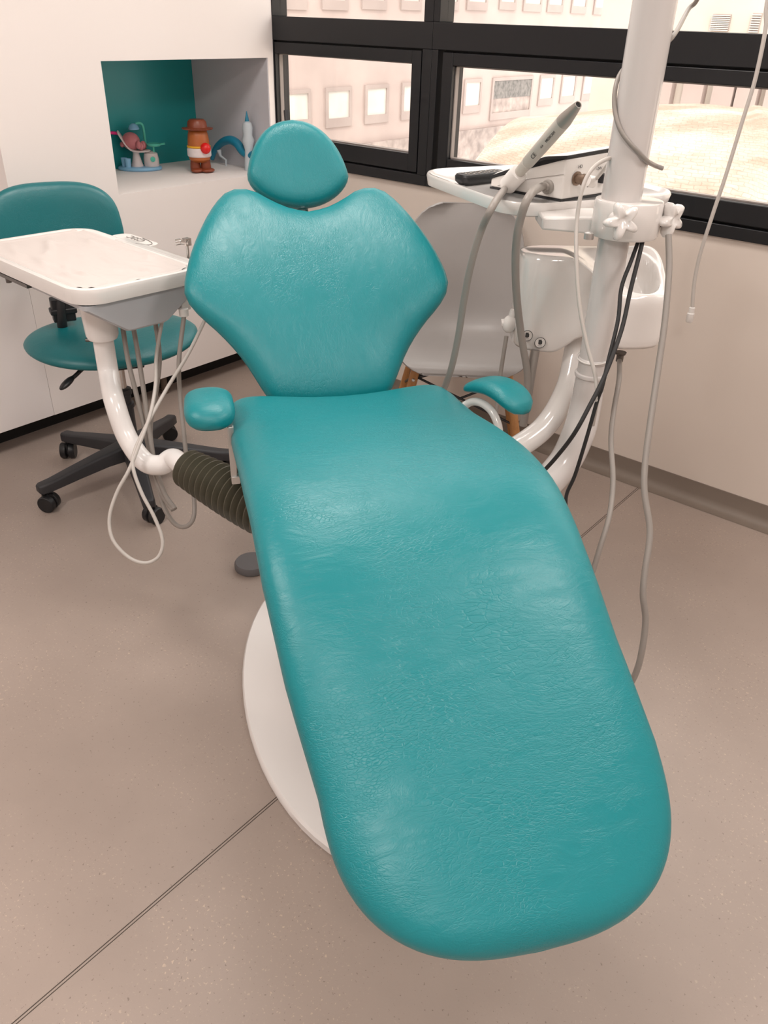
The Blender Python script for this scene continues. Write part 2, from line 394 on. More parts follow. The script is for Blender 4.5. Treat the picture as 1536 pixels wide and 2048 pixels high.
# base plate
m = MB(); rings = []
for k, z in ((.96, 0), (1, .004), (1, .020), (.985, .026), (.6, .030)):
    rings.append([D(.285 * k * math.cos(2 * PI * i / 64), .515 * k * math.sin(2 * PI * i / 64), z) for i in range(64)])
m.loft(rings); m.build('base_plate', M['white_paint'], chair)
m = MB()
m.loft([[D(sx * (.16 if k < 2 else .13), yc + sy * .2, z) for sx, sy in ((-1, -1), (1, -1), (1, 1), (-1, 1))] for k, (yc, z) in enumerate(((.0, .028), (.0, .12), (.0, .36), (.0, .56)))])
m.build('lift_column', M['white_gloss'], chair, bevel=.03)
# seat and leg cushion in one piece
prof = [(.300, .612), (.25, .624), (.10, .648), (-.06, .684), (-.20, .710), (-.30, .712), (-.38, .690), (-.46, .648), (-.58, .560), (-.72, .452), (-.868, .338)]
CSH_T = [(0, 0), (.55, 0), (.75, .006), (.90, .018), (1.06, .040), (1.4, .056)]
pp = spline([Vector((0, y, z)) for y, z in prof], 12)
# even arc length
def resample(P, n):
    s = [0]
    for a, b in zip(P, P[1:]): s.append(s[-1] + (b - a).length)
    out = []
    for k in range(n):
        u = s[-1] * k / (n - 1); j = max(0, min(len(P) - 2, next((i for i in range(len(s) - 1) if s[i + 1] >= u), len(P) - 2)))
        w = (u - s[j]) / max(1e-9, s[j + 1] - s[j]); out.append(P[j].lerp(P[j + 1], w))
    return out, s[-1]
NS = 90
pp, LS = resample(pp, NS)
def supere(a, p): c, s = math.cos(a), math.sin(a); return math.copysign(abs(c) ** (2 / p), c), math.copysign(abs(s) ** (2 / p), s)
HW, HT = .262, .046
HWT = [(0, .242), (.03, .254), (.08, .260), (.2, .263), (.45, .262), (.7, .260), (.95, .256), (1.3, .246)]
SEG = 56
m = MB(); rings = []
us = []
for i in range(NS):                                        # finer stations at both ends
    us.append(.5 - .5 * math.cos(PI * i / (NS - 1)))
P2 = []
sl = [k * LS / (NS - 1) for k in range(NS)]
for u in us:
    d = u * LS; j = min(NS - 2, int(d / LS * (NS - 1))); w = d / LS * (NS - 1) - j
    c = pp[j].lerp(pp[j + 1], w); tdir = (pp[min(j + 2, NS - 1)] - pp[max(j - 1, 0)]).normalized()
    nn = Vector((0, -tdir.z, tdir.y)) if tdir.y < 0 else Vector((0, tdir.z, -tdir.y))
    if nn.z < 0: nn = -nn
    e0 = max(0, 1 - d / .045); e1 = max(0, 1 - (LS - d) / .22); e1t = max(0, 1 - (LS - d) / .055)
    hw = interp(HWT, d) * (1 - min(1, e0) ** 3.2 * .10) * max(.0006, (1 - e1 ** 2.6)) ** (1 / 2.6)
    ht = HT * max(.03, (1 - e0 ** 2.2)) ** (1 / 2.2) * max(.03, (1 - e1t ** 2.2)) ** (1 / 2.2)
    ring = []
    for k in range(SEG):
        cx_, cz_ = supere(2 * PI * k / SEG, 3.0)
        x = cx_ * hw
        zz = cz_ * ht * (1 if cz_ > 0 else .8)
        xn = abs(x) / HW
        if cz_ > 0:                                      # dished middle, raised rear corners
            back = max(0, 1 - d / .22)
            zz += (.012 + .026 * back) * min(1, xn) ** 2.2 * cz_ - .012 * back * (1 - xn ** 2) * cz_
        ring.append(D(x + interp(CSH_T, d), c.y, c.z) + (nY * nn.y + nZ * nn.z) * zz)
    rings.append(ring)
m.loft(rings); m.build('seat_cushion', M['leather'], chair, angle=180)
# hard shell under the seat and leg rest
m = MB(); rings = []
for i in range(4, NS - 20, 4):
    c = pp[i]; tdir = (pp[i + 1] - pp[i - 1]).normalized(); nn = Vector((0, -tdir.z, tdir.y))
    if nn.z < 0: nn = -nn
    b = D(0, c.y, c.z) - (nY * nn.y + nZ * nn.z) * .045
    q = -(nY * nn.y + nZ * nn.z) * .03
    rings.append([b + nX * -.19, b + nX * .19, b + nX * .16 + q, b - nX * .16 + q])
m.loft(rings); m.build('seat_shell', M['white_gloss'], chair)
# cushions traced as an outline on an inclined plane
def cushion(mb, outline, org, rec, T, cx, cz, curve=None, back=.6, seg=72, nr=12, pe=2.3):
    """outline: (u, v) closed; org: D-coordinates (y, z) of v=0; rec: recline; T: half thickness."""
    dv = nY * math.sin(rec) + nZ * math.cos(rec); dn = -nY * math.cos(rec) + nZ * math.sin(rec); o = D(0, org[0], org[1])
    P = spline([Vector((u, v, 0)) for u, v in outline] + [Vector((outline[0][0], outline[0][1], 0))], 8)[:-1]
    P.append(P[0]); P, _ = resample(P, seg + 1); P = P[:-1]
    rings = []
    def ring(k, w, side):
        out = []
        for p in P:
            u = cx + (p.x - cx) * k; v = cz + (p.y - cz) * k
            add = curve(u, v) if curve else 0
            out.append(o + nX * u + dv * v + dn * (w + add))
        return out
    for j in range(nr):                                   # back side from the middle outwards
        k = .04 + .96 * math.sin(PI / 2 * j / (nr - 1)) ; w = -back * T * max(0, 1 - k ** 7) ** (1 / pe); rings.append(ring(k, w, -1))
    for j in range(1, nr + 6):
        k = .02 + .98 * math.cos(PI / 2 * j / (nr + 5)); w = T * max(0, 1 - k ** 7) ** (1 / pe); rings.append(ring(k, w, 1))
    mb.loft(rings)
back_half = [(.0, .487), (.045, .497), (.09, .518), (.13, .541), (.168, .545), (.20, .530), (.232, .490), (.257, .445), (.280, .395), (.298, .346), (.310, .300),
             (.315, .272), (.306, .240), (.283, .210), (.250, .178), (.217, .140), (.190, .100), (.168, .058), (.148, .022), (.125, .002), (.07, -.006), (0, -.008)]
outl = back_half + [(-u, v) for u, v in reversed(back_half[1:-1])]
BREC = R(41); BO = (.335, .61)
def backcurve(u, v):
    side = (abs(u) / .31) ** 2 * .035 * min(1, max(0, (v + .05) / .25))
    return side - .0 + .018 * math.sin(PI * max(0, min(1, v / .5)))
m = MB(); cushion(m, [(u - .012, v) for u, v in outl], BO, BREC, .040, -.012, .27, backcurve, back=.7); m.build('backrest', M['leather_back'], chair, angle=180)
dv = nY * math.sin(BREC) + nZ * math.cos(BREC); dn = -nY * math.cos(BREC) + nZ * math.sin(BREC)
def BP(u, v, w): return D(0, *BO) + nX * u + dv * v + dn * w
m = MB(); m.loft([[BP(-.14, -.10, -.05), BP(.14, -.10, -.05), BP(.14, -.10, -.075), BP(-.14, -.10, -.075)], [BP(-.15, .05, -.035), BP(.15, .05, -.035), BP(.15, .05, -.07), BP(-.15, .05, -.07)], [BP(-.2, .3, -.03), BP(.2, .3, -.03), BP(.18, .3, -.065), BP(-.18, .3, -.065)], [BP(-.1, .46, -.03), BP(.1, .46, -.03), BP(.1, .46, -.06), BP(-.1, .46, -.06)]])
part_label(m.build('back_shell', M['white_gloss'], chair, bevel=.008), 'white hard shell behind the backrest')
m = MB()
for sx in (-1, 1): m = MB(); m.tube([BP(sx * .125 - .012, -.09, -.02), BP(sx * .13 - .012, .05, -.02)], .016, 10); m.build('hinge_bracket', M['leather_back'], chair)
# headrest
hh = [(.0, .112), (.035, .106), (.068, .088), (.094, .060), (.112, .028), (.124, -.008), (.126, -.030), (.113, -.053), (.088, -.074), (.056, -.089), (.022, -.096), (0, -.097)]
outl = hh + [(-u, v) for u, v in reversed(hh[1:-1])]
sk = lambda u, v: (u - .022 - v * .03, v)
m = MB(); HREC = R(22); HO = (.760, 1.066)
cushion(m, [sk(u, v) for u, v in outl], HO, HREC, .036, -.022, .0, lambda u, v: .012 * (abs(u + .022) / .12) ** 2, back=.8, seg=56); m.build('headrest', M['leather_back'], chair, angle=180)
dv2 = nY * math.sin(HREC) + nZ * math.cos(HREC); dn2 = -nY * math.cos(HREC) + nZ * math.sin(HREC)
def HP(u, v, w): return D(0, *HO) + nX * u + dv2 * v + dn2 * w
m = MB(); m.tube([HP(-.03, .02, -.045), HP(-.03, .08, -.048), HP(-.03, .150, -.05)], .0075, 12); m.build('adjusting_lever', M['black'], chair)
m = MB(); m.tube([BP(-.012, .36, -.05), BP(-.012, .50, -.05), HP(-.02, -.05, -.05), HP(-.02, .02, -.045)], .016, 10); m.build('headrest_bar', M['chrome'], chair)
# armrests
def armrest(c0, c1, r0, r1, flat, arch, name='armrest'):
    pts = [c0.lerp(c1, k / 15) + nZ * arch * math.sin(PI * min(1, .12 + .88 * (1 - k / 15)) ) for k in range(16)]
    m = MB(); rings = []; ax = (c1 - c0).normalized(); sd = ax.cross(nZ).normalized()
    for k, p in enumerate(pts):
        s = k / 15; e = max(.05, 1 - abs(2 * s - 1) ** 4.0) ** (1 / 2.4); r = (r0 + (r1 - r0) * s) * e
        ring = []
        for q in range(28):
            c_, s_ = supere(2 * PI * q / 28, 2.5); ring.append(p + sd * c_ * r + nZ * s_ * r * flat)
        rings.append(ring)
    m.loft(rings); return m.build(name, M['leather'], chair, angle=180)
armrest(D(-.298, .215, .706), D(-.300, .062, .700), .048, .052, .50, .012)
armrest(D(.272, .190, .694), D(.352, .035, .684), .034, .047, .44, .035)
m = MB(); m.box((-.0065, -.006, -.115), (.0065, .006, .0), mat=frame_m(D(-.262, .09, .688), nX, nY, nZ)); m.box((-.006, -.010, -.13), (.012, .008, -.112), mat=frame_m(D(-.262, .09, .688), nX, nY, nZ)); m.tube([D(-.256, .09, .568), D(-.13, .09, .575)], .006, 10); part_label(m.build('armrest_bracket', M['silver'], chair, bevel=.002), 'silver post under the left armrest')
m = MB(); arc = spline([D(.215, .17, .60), D(.26, .17, .655), D(.285, .145, .675), D(.305, .10, .665), D(.31, .07, .62), D(.26, .05, .58)], 6)
m.tube(arc, .009, 12); part_label(m.build('armrest_bracket', M['white_gloss'], chair), 'white curved bracket under the right armrest')
# bellows between chair and tray arm
BA, BB = D(-.366, .375, .452), D(-.118, .085, .415)
m = MB(); prf = []; NB = 19
axb = (BB - BA).normalized(); Lb = (BB - BA).length
mid = spline([BA, BA.lerp(BB, .4) + nZ * -.012, BB], 2)
for k in range(NB):
    h = Lb * k / NB; g = .046 + .012 * math.sin(PI * min(1, k / NB * 1.5) * .6)
    prf += [(g * .80, h), (g * 1.05, h + Lb / NB * .44), (g * 1.05, h + Lb / NB * .56)]
m.lathe(prf, BA, axb, 36); m.build('bellows', plain('brown_black_rubber_bellows', (.075, .068, .046), .36), chair, angle=18)
# the foot switch of the chair on the floor
FP = fl(503, 1124, .02)
m = MB(); m.lathe([(.046, 0), (.050, .004), (.050, .018), (.046, .024), (.02, .026)], (FP.x, FP.y, 0)); fo = m.build('foot_switch', M['disc'], loc=(FP.x, FP.y, 0))
tag(fo, 'small round dark grey foot switch on the floor, half under the dental chair', 'foot switch')

UC = Vector((.78, .626, 0)).normalized(); DC = Vector((-.626, .78, 0)).normalized()   # room directions: rightward / away along the floor
def vp(px, py, p0, nrm=DC):                    # sight line meets the upright plane through p0
    r = Vector(ray(px, py)); c = Vector(CAM); n = Vector(nrm); return c + r * ((Vector(p0) - c).dot(n) / r.dot(n))
def rrect(hx, hy, r, n=6):
    out = []
    for cx_, cy_, a0 in ((hx - r, hy - r, 0), (-hx + r, hy - r, 90), (-hx + r, -hy + r, 180), (hx - r, -hy + r, 270)):
        for k in range(n + 1):
            a = R(a0 + 90 * k / n); out.append((cx_ + r * math.cos(a), cy_ + r * math.sin(a)))
    return out

# ================================================================== INSTRUMENT TRAY on its arm (left)
TZ = .862
arm_top = atd(200, 640, 2.0)
tray = thing('instrument_tray', 'white dental instrument tray on a curved white arm with hanging hoses, left of the chair', 'instrument tray', (arm_top.x, arm_top.y, .4))
tc = Vector((.770, -1.432, 0)); ta = R(-3.5)
t1 = Vector((math.cos(ta), math.sin(ta), 0)); t2 = Vector((-math.sin(ta), math.cos(ta), 0))
def TP(x, y, z): return tc + t1 * x + t2 * y + nZ * z
m = MB(); rr = []
for hx, hy, rad, z in ((.275, .155, .06, TZ - .040), (.288, .168, .065, TZ - .036), (.292, .172, .07, TZ - .010), (.290, .170, .07, TZ - .002), (.284, .164, .066, TZ), (.272, .152, .06, TZ - .003), (.266, .146, .056, TZ - .007)):
    rr.append([TP(x, y, z) for x, y in rrect(hx, hy, rad, 8)])
m.loft(rr); m.build('tray', M['white_gloss'], tray, angle=50)
m = MB(); rr = []
for hx, hy, cx_, z in ((.13, .158, .143, TZ - .040), (.13, .157, .143, TZ - .050), (.105, .062, .165, TZ - .116), (.10, .055, .165, TZ - .121)):
    rr.append([TP(cx_ + x, .004 + y, z) for x, y in rrect(hx, hy, .012, 4)])
m.loft(rr); part_label(m.build('under_body', M['grey_body'], tray, angle=25), 'blue-grey tapered housing under the tray')
# raised side rail with a label plate, far long side
m = MB(); m.box((-.10, .150, TZ - .012), (.285, .186, TZ - .001), mat=frame_m(tc, t1, t2, nZ)); m.build('side_rail', M['white_gloss'], tray, bevel=.005)
m = MB(); rr = [[TP(-.06 + x, .188 + y, z) for x, y in rrect(.085, .03, .025, 6)] for z in (TZ - .008, TZ - .002)]
m.loft(rr); lp = m.build('label_plate', M['white_matte'], tray, angle=40)
text('C33C', .030, TP(-.065, .198, TZ - .001), -t1, -t2, M['ink_grey'], 'lettering', lp)
m = MB(); m.tube([TP(-.06 + .075 * math.cos(a), .190 + .024 * math.sin(a), TZ - .0015) for a in [R(d) for d in range(-60, 95, 10)]], .0012, 6); part_label(m.build('printed_line', M['ink_grey'], lp), 'curved dark line')
m = MB()
hp = TP(.165, .205, TZ)
m.tube([hp - nZ * .06, hp + nZ * .028], .0035, 10); m.box((-.008, -.008, .022), (.008, .008, .040), mat=frame_m(hp, t1, t2, nZ)); m.tube([hp + nZ * .030 + t1 * .01, hp + nZ * .030 - t1 * .012 - t2 * .01], .006, 10); m.tube([hp + nZ * .031 - t1 * .012 - t2 * .01, hp + nZ * .029 - t1 * .02 - t2 * .02], .0075, 10)
part_label(m.build('clamp_post', M['chrome'], tray), 'small chrome clamp post')
m = MB()
m.box((-.27, -.164, TZ - .050), (.02, -.120, TZ - .041), mat=frame_m(tc, t1, t2, nZ))
for x in (-.21, -.10): m.lathe([(.007, 0), (.007, .012)], TP(x, -.155, TZ - .062))
part_label(m.build('under_rail', M['steel_dark'], tray), 'dark metal rail under the tray edge')
# arm
AX, AY = arm_top.x, arm_top.y
m = MB(); m.lathe([(.026, .690), (.036, .692), (.040, .702), (.045, .80), (.046, .815)], (AX, AY, 0), seg=36); col = m.build('arm_collar', M['white_paint'], tray)
q = Vector((AX, AY, .684)); m = MB(); m.tube([q - UC * .026, q - UC * .044], .0042, 10); part_label(m.build('screw', M['steel_dark'], col), 'dark screw')
path = spline([(AX, AY, .81), (AX, AY, .70), (AX, AY, .60), atd(228, 800, 2.02), atd(253, 872, 2.03), atd(288, 922, 2.03), atd(322, 930, 2.02), atd(346, 917, 2.01), BA, BA + (BB - BA) * .3], 8)
m = MB(); m.tube(path, .0255, 24); m.build('arm', M['white_paint'], tray)
m = MB(); m.lathe([(.012, 0), (.012, .018), (.009, .02)], atd(368, 628, 2.02) - nZ * .004); m.box((-.012, -.012, .0), (.012, .012, .03), mat=frame_m(atd(368, 618, 2.03), t1, t2, nZ)); m.build('hose_connector', M['white_matte'], tray)
def hose(pts, r, mat, name='hose', parent=None, seg=10, n=7, loc=None, lab=None):
    m = MB(); m.tube(spline([atd(*p) for p in pts], n), r, seg); o = m.build(name, mat, parent, loc=loc); return o
hs = [[(243, 638, 2.02), (256, 720, 2.04), (273, 790, 2.06), (290, 860, 2.08), (304, 925, 2.09), (322, 985, 2.08), (346, 1020, 2.06)],
      [(264, 638, 2.02), (278, 720, 2.04), (290, 800, 2.06), (300, 870, 2.07), (309, 925, 2.08), (328, 985, 2.07), (350, 1018, 2.05)],
      [(309, 632, 2.02), (319, 715, 2.05), (311, 790, 2.07), (301, 850, 2.08), (304, 900, 2.09), (313, 950, 2.09), (326, 1010, 2.08), (350, 1048, 2.07), (374, 1052, 2.06), (388, 1030, 2.06), (386, 975, 2.07), (374, 920, 2.08), (367, 860, 2.07), (360, 790, 2.06), (358, 720, 2.04), (368, 632, 2.02)],
      [(326, 632, 2.02), (313, 710, 2.03), (311, 770, 2.02), (300, 830, 1.99), (278, 890, 1.97), (258, 940, 1.96), (234, 985, 1.96), (219, 1035, 1.96), (226, 1080, 1.96), (258, 1115, 1.96), (292, 1126, 1.96), (318, 1112, 1.96), (325, 1080, 1.96), (309, 1035, 1.96), (283, 985, 1.96), (266, 935, 1.96), (270, 900, 1.97), (296, 845, 1.99), (335, 775, 2.02), (375, 710, 2.04), (410, 640, 2.06)]]
for i, h in enumerate(hs): hose(h, (.0062, .0062, .0060, .0046)[i], M['hose'] if i < 2 else M['hose_light'] if i == 3 else M['hose'], 'hose', tray)
# wrinkled liner lying on the tray
m = MB(); NXg, NYg = 70, 46; vs = []; fs = []
rnd = [(random.uniform(-.24, .24), random.uniform(-.13, .13), random.uniform(-.5, .5), random.uniform(.02, .07), random.uniform(.004, .010), random.uniform(.0016, .0055)) for _ in range(50)]
lo = rrect(.262, .143, .05, 8)
def inside(x, y, hx=.272, hy=.152, r=.058):
    qx, qy = abs(x) - (hx - r), abs(y) - (hy - r)
    if qx > 0 and qy > 0:
        d = math.hypot(qx, qy)
        if d > r: return (math.copysign(hx - r + qx * r / d, x), math.copysign(hy - r + qy * r / d, y))
    return x, y
for j in range(NYg):
    for i in range(NXg):
        x, y = inside(-.272 + .544 * i / (NXg - 1), -.152 + .304 * j / (NYg - 1)); z = 0
        for (ax, ay, an, ln, wd, hh_) in rnd:
            dx, dy = x - ax, y - ay; u = dx * math.cos(an) + dy * math.sin(an); v = -dx * math.sin(an) + dy * math.cos(an)
            z += hh_ * math.exp(-(u / ln) ** 2 - (v / wd) ** 2)
        ed = min(.272 - abs(x), .152 - abs(y)); z += .0036 * math.exp(-((ed - .009) / .0045) ** 2) + .0022 * math.exp(-((.118 + .006 * math.sin(x * 14) - y) / .004) ** 2)
        vs.append(TP(x, y, TZ - .0045 + z))
for j in range(NYg - 1):
    for i in range(NXg - 1): a = j * NXg + i; fs.append((a, a + 1, a + NXg + 1, a + NXg))
m.add(vs, fs); ln_ = m.build('tray_liner', plain('thin_white_sheet', (.70, .64, .61), .5), loc=(tc.x, tc.y, TZ), angle=180)
tag(ln_, 'wrinkled thin white liner sheet lying on the white instrument tray', 'tray liner')

# ================================================================== EQUIPMENT POLE (right)
PB = atd(1228, 480, 1.7); PX, PYY = PB.x, PB.y
pole = thing('equipment_pole', 'tall white steel pole right of the dental chair with clamp and two star knobs', 'pole', (PX, PYY, .4))
m = MB(); m.tube([(PX, PYY, 1.04), (PX, PYY, 2.25)], .0405, 40); m.build('upper_tube', M['pole'], pole)
el = spline([(PX, PYY, 1.06), (PX, PYY, .85), (PX, PYY, .70), (PX, PYY, .63), D(.548, .160, .56), D(.505, .140, .488), D(.41, .11, .440), D(.17, .07, .44)], 8)
rad = [.0325 if p.z > .72 else .0325 + .006 * min(1, (.72 - p.z) / .15) for p in el]
m = MB(); m.tube(el, rad, 36); m.build('lower_tube', M['pole'], pole)
for z, r in ((.745, .0345), (.710, .0365)):
    m = MB(); m.lathe([(.0325, -.006), (r, -.004), (r + .001, 0), (r, .004), (.0325, .006)], (PX, PYY, z), seg=36); m.build('joint_ring', M['pole'], pole)
m = MB(); m.tube([(PX + .0375 * math.cos(a), PYY + .0375 * math.sin(a), .752 + .006 * math.sin(a)) for a in [2 * PI * k / 40 for k in range(41)]], .0016, 6); m.build('cable_tie', M['white_matte'], pole)
# clamp holding the side tray
CZ0, CZ1 = 1.020, 1.092
cc = Vector((PX, PYY, 0)) + UC * .018 + DC * .0
m = MB(); rr = []
for k, z in ((.95, CZ0), (1, CZ0 + .005), (1, CZ1 - .006), (.97, CZ1 - .001), (.90, CZ1)):
    rr.append([cc + UC * (.070 * k * math.cos(2 * PI * i / 48)) + DC * (.066 * k * math.sin(2 * PI * i / 48)) + nZ * z for i in range(48)])
m.loft(rr); m.build('clamp_collar', M['white_gloss'], pole, angle=50)
bq = cc + DC * .025; b0 = vp(1085, 440, bq); Lx = (cc - b0).dot(UC); zb0 = vp(1085, 460, bq).z; zb1 = vp(1180, 470, bq).z
m = MB(); poly = [bq + UC * (-Lx) + nZ * zb0, bq + UC * (-.04) + nZ * zb1, bq + UC * (-.04) + nZ * 1.050, bq + UC * (-Lx) + nZ * 1.046]
m.prism(poly, DC * .10); m.build('tray_bracket', M['white_gloss'], pole, bevel=.005)
m = MB(); q = vp(1178, 470, Vector((PX, PYY, 0)) - DC * .04); m.lathe([(.010, 0), (.010, .012), (.006, .014)], q - nZ * .008); part_label(m.build('wing_screw', M['silver'], pole), 'small metal screw under the bracket')
def star_knob(p, axis, sz=.036):
    ax = Vector(axis).normalized(); u = ax.cross(nZ).normalized(); w = u.cross(ax)
    m = MB(); rr = []; N = 80
    for k, h in ((.0, -.012), (.55, -.012), (.88, -.010), (1.0, -.004), (1.0, .006), (.90, .013), (.62, .0145), (.34, .013), (.22, .009), (.0, .008)):
        ring = []
        for i in range(N):
            a = 2 * PI * i / N; r = sz * (.74 + .26 * math.cos(5 * a + .6)) * k if k > .4 else sz * .9 * k
            ring.append(p + u * r * math.cos(a) + w * r * math.sin(a) + ax * h)
        rr.append(ring)
    m.loft(rr); k = m.build('star_knob', M['white_gloss'], pole, angle=180)
    m = MB(); m.tube([p - ax * .010, p - ax * .035], .015, 20); m.build('knob_stem', M['white_gloss'], k)
k1 = vp(1243, 442, cc - DC * .095); star_knob(k1, -DC * .95 + UC * .12 + nZ * .1, .037)
k2 = vp(1340, 438, cc - DC * .015 + UC * .1); star_knob(k2, -DC * .75 + UC * .65, .037)
# side tray carried by the pole
SZ = 1.062; e1 = Vector((.899, -.438, 0)); e2 = Vector((.438, .899, 0)); sc_ = Vector((1.635, -.665, 0))
m = MB(); rr = []
for hx, hy, rad, z in ((.225, .225, .08, SZ - .030), (.236, .236, .09, SZ - .026), (.242, .240, .095, SZ - .004), (.240, .238, .095, SZ + .001), (.234, .232, .09, SZ + .001), (.226, .224, .085, SZ - .006)):
    rr.append([sc_ + e1 * x + e2 * y + nZ * z for x, y in rrect(hx, hy, rad, 9)])
m.loft(rr); part_label(m.build('side_tray', M['white_gloss'], pole, angle=50), 'white rounded tray carried by the clamp')
SB = SZ - .006                                      # surface the things stand on
# ---- control box on the side tray
A_ = fl(980, 377, SB); B_ = fl(1122, 404, SB); C_ = B_ + (fl(1250, 384, SB) - B_) * 1.25; E_ = A_ + (C_ - B_)
box = thing('control_box', 'white wedge-shaped camera control box with black-edged lid on the tray beside the pole', 'control box', (A_ + C_) / 2)
hA, hB, hC, hE = .022, .088, .100, .050
top = [A_ + nZ * hA, A_.lerp(B_, .72) + nZ * (hA + (hB - hA) * .86), B_ + nZ * hB, C_ + nZ * hC, E_ + nZ * hE, E_.lerp(A_, .6) + nZ * .026]
bot = [Vector((p.x, p.y, SB + .0045)) for p in top]
ctr = sum(top, Vector()) / 6
m = MB(); m.loft([bot, top]); m.build('housing', M['white_matte'], box, bevel=.004)
m = MB(); m.prism([Vector((p.x, p.y, SB + .0004)) + (p - ctr) * .004 for p in top], nZ * .0042); part_label(m.build('base', M['black'], box, smooth=False), 'black slab drawn for the dark gap under the box')  # dark gap between box and tray drawn as a black slab
up = [p + (p - ctr) * .02 for p in top]
m = MB(); m.loft([[p + nZ * .0005 for p in up], [p + nZ * .007 for p in up]]); part_label(m.build('lid_rim', M['black'], box, bevel=.001), 'black lid edge')
m = MB(); m.loft([[p + (ctr - p) * .04 + nZ * .0072 for p in up], [p + (ctr - p) * .12 + nZ * .011 for p in up]]); m.build('lid', M['white_matte'], box)
nf = (B_ - A_).cross(nZ).normalized(); nf = nf if nf.dot(Vector(CAM) - A_) > 0 else -nf
nr = (C_ - B_).cross(nZ).normalized(); nr = nr if nr.dot(Vector(CAM) - B_) > 0 else -nr
g = vp(1095, 374, A_ + nf * .003, nf)
m = MB(); m.lathe([(.0155, -.004), (.0155, .002), (.013, .004), (.009, .004)], g, nf); part_label(m.build('cable_grommet', M['hose_dark'], box), 'dark grey cable grommet')
m = MB(); m.tube([A_.lerp(B_, .12) + nf * .003 + nZ * .010, A_.lerp(B_, .55) + nf * .003 + nZ * .036, A_.lerp(B_, 1.0) + nf * .003 + nZ * .058], .0008, 6); m.build('case_seam', M['hose_dark'], box)
sk_ = vp(1153, 357, B_ + nr * .002, nr)
m = MB(); m.lathe([(.015, 0), (.015, .003), (.011, .004), (.011, .018), (.013, .019), (.013, .026)], sk_, nr, 24); part_label(m.build('socket', plain('brass', (.25, .18, .135), .35, metal=.8), box), 'brass-coloured round socket')
m = MB(); m.tube([sk_ + nr * .028, sk_ + nr * .030 + (C_ - B_).normalized() * .022 - nZ * .005], .0125, 18); pl_ = m.build('plug', M['white_matte'], box)
for px in (1203, 1219):
    q = vp(px, 356, B_ + nr * .003, nr); m = MB(); xx = (C_ - B_).normalized(); m.box((-.008, -.003, -.010), (.008, .010, .010), mat=frame_m(q, xx, nr, nZ)); part_label(m.build('rocker_switch', M['black'], box, bevel=.001), 'black switch')
xd = (C_ - B_).normalized()
q = vp(1197, 337, B_ + nr * .002, nr); text('~24V', .010, q + nr * .001, xd, nZ, M['ink'], 'lettering', box)
q = vp(1224, 333, B_ + nr * .002, nr); text('USB', .009, q + nr * .001, xd, nZ, M['ink'], 'lettering', box)
q = vp(1160, 333, B_ + nr * .002, nr); text('HD', .010, q + nr * .001, xd, nZ, M['ink'], 'lettering', box)
q = vp(1178, 371, B_ + nr * .034, nr); text('DO', .010, q, xd, nZ, M['ink'], 'lettering', box)
# thick grey cable leaving the grommet
m = MB(); cpts = [g + nf * .002, g + nf * .022 + nZ * .003] + [atd(*p) for p in ((1058, 393, 1.655), (1038, 450, 1.68), (1031, 520, 1.74), (1034, 600, 1.82), (1044, 680, 1.90), (1055, 750, 1.96), (1052, 800, 2.0))]
m.tube(spline(cpts, 8), .0088, 14); m.build('cable', M['hose'], box)
# ---- camera handpiece in its holder
w0 = vp(1019, 367, A_ + nf * .022, nf); w1 = atd(1157, 209, 1.585); wa = (w1 - w0).normalized(); WL = (w1 - w0).length
hp_ = thing('intraoral_camera', 'grey pen-shaped camera handpiece with metal tip in a white holder on the control box', 'camera handpiece', w0)
m = MB(); m.lathe([(.0105, .015), (.0112, .03), (.0128, WL * .28), (.0130, WL * .285), (.0122, WL * .29), (.0138, WL * .30), (.0150, WL * .60), (.0152, WL * .80)], w0, wa, 32); hb = m.build('grip', plain('warm_grey_plastic', (.55, .52, .47), .35), hp_)
m = MB(); m.lathe([(.0152, WL * .80), (.0150, WL * .83), (.0110, WL * .93), (.0075, WL), (.0060, WL), (.0058, WL * .985)], w0, wa, 32); part_label(m.build('tip', plain('satin_metal', (.40, .375, .345), .42, metal=.6), hp_), 'brushed metal tip')
m = MB(); m.lathe([(.0057, WL * .985), (.0057, WL * .99)], w0, wa, 20); part_label(m.build('lens', M['black'], hp_), 'dark lens')
m = MB(); m.lathe([(.0175, -.010), (.0205, -.007), (.0205, .044), (.0185, .047), (.0145, .047)], w0, wa, 32); m.box((-.012, -.034, .002), (.012, -.010, .032), mat=frame_m(w0, wa.cross(nf).normalized(), nf, wa)); part_label(m.build('holder', M['white_matte'], hp_), 'white cup-shaped holder')
cam_side = (Vector(CAM) - w0).normalized(); cs = (cam_side - wa * cam_side.dot(wa)).normalized(); sdv = wa.cross(cs)
def on_w(f, side): return w0 + wa * WL * f + cs * (.0152 * math.cos(side)) + sdv * (.0152 * math.sin(side))
for s, f, sz in (('CE', .44, .013), ('MEDICAM', .68, .008), ('v2.6', .56, .006)):
    text(s, sz, w0 + wa * WL * f + cs * .0152, -wa if False else wa, cs.cross(wa), M['ink'], 'lettering', hb)
m = MB(); cpts = [w0 + wa * .012, w0 - wa * .018] + [atd(*p) for p in ((988, 408, 1.635), (962, 462, 1.67), (942, 530, 1.72), (928, 600, 1.78), (917, 670, 1.84), (903, 735, 1.90), (888, 778, 1.95), (872, 830, 2.0))]
m.tube(spline(cpts, 8), .0078, 14); m.build('cord', M['hose'], hp_)
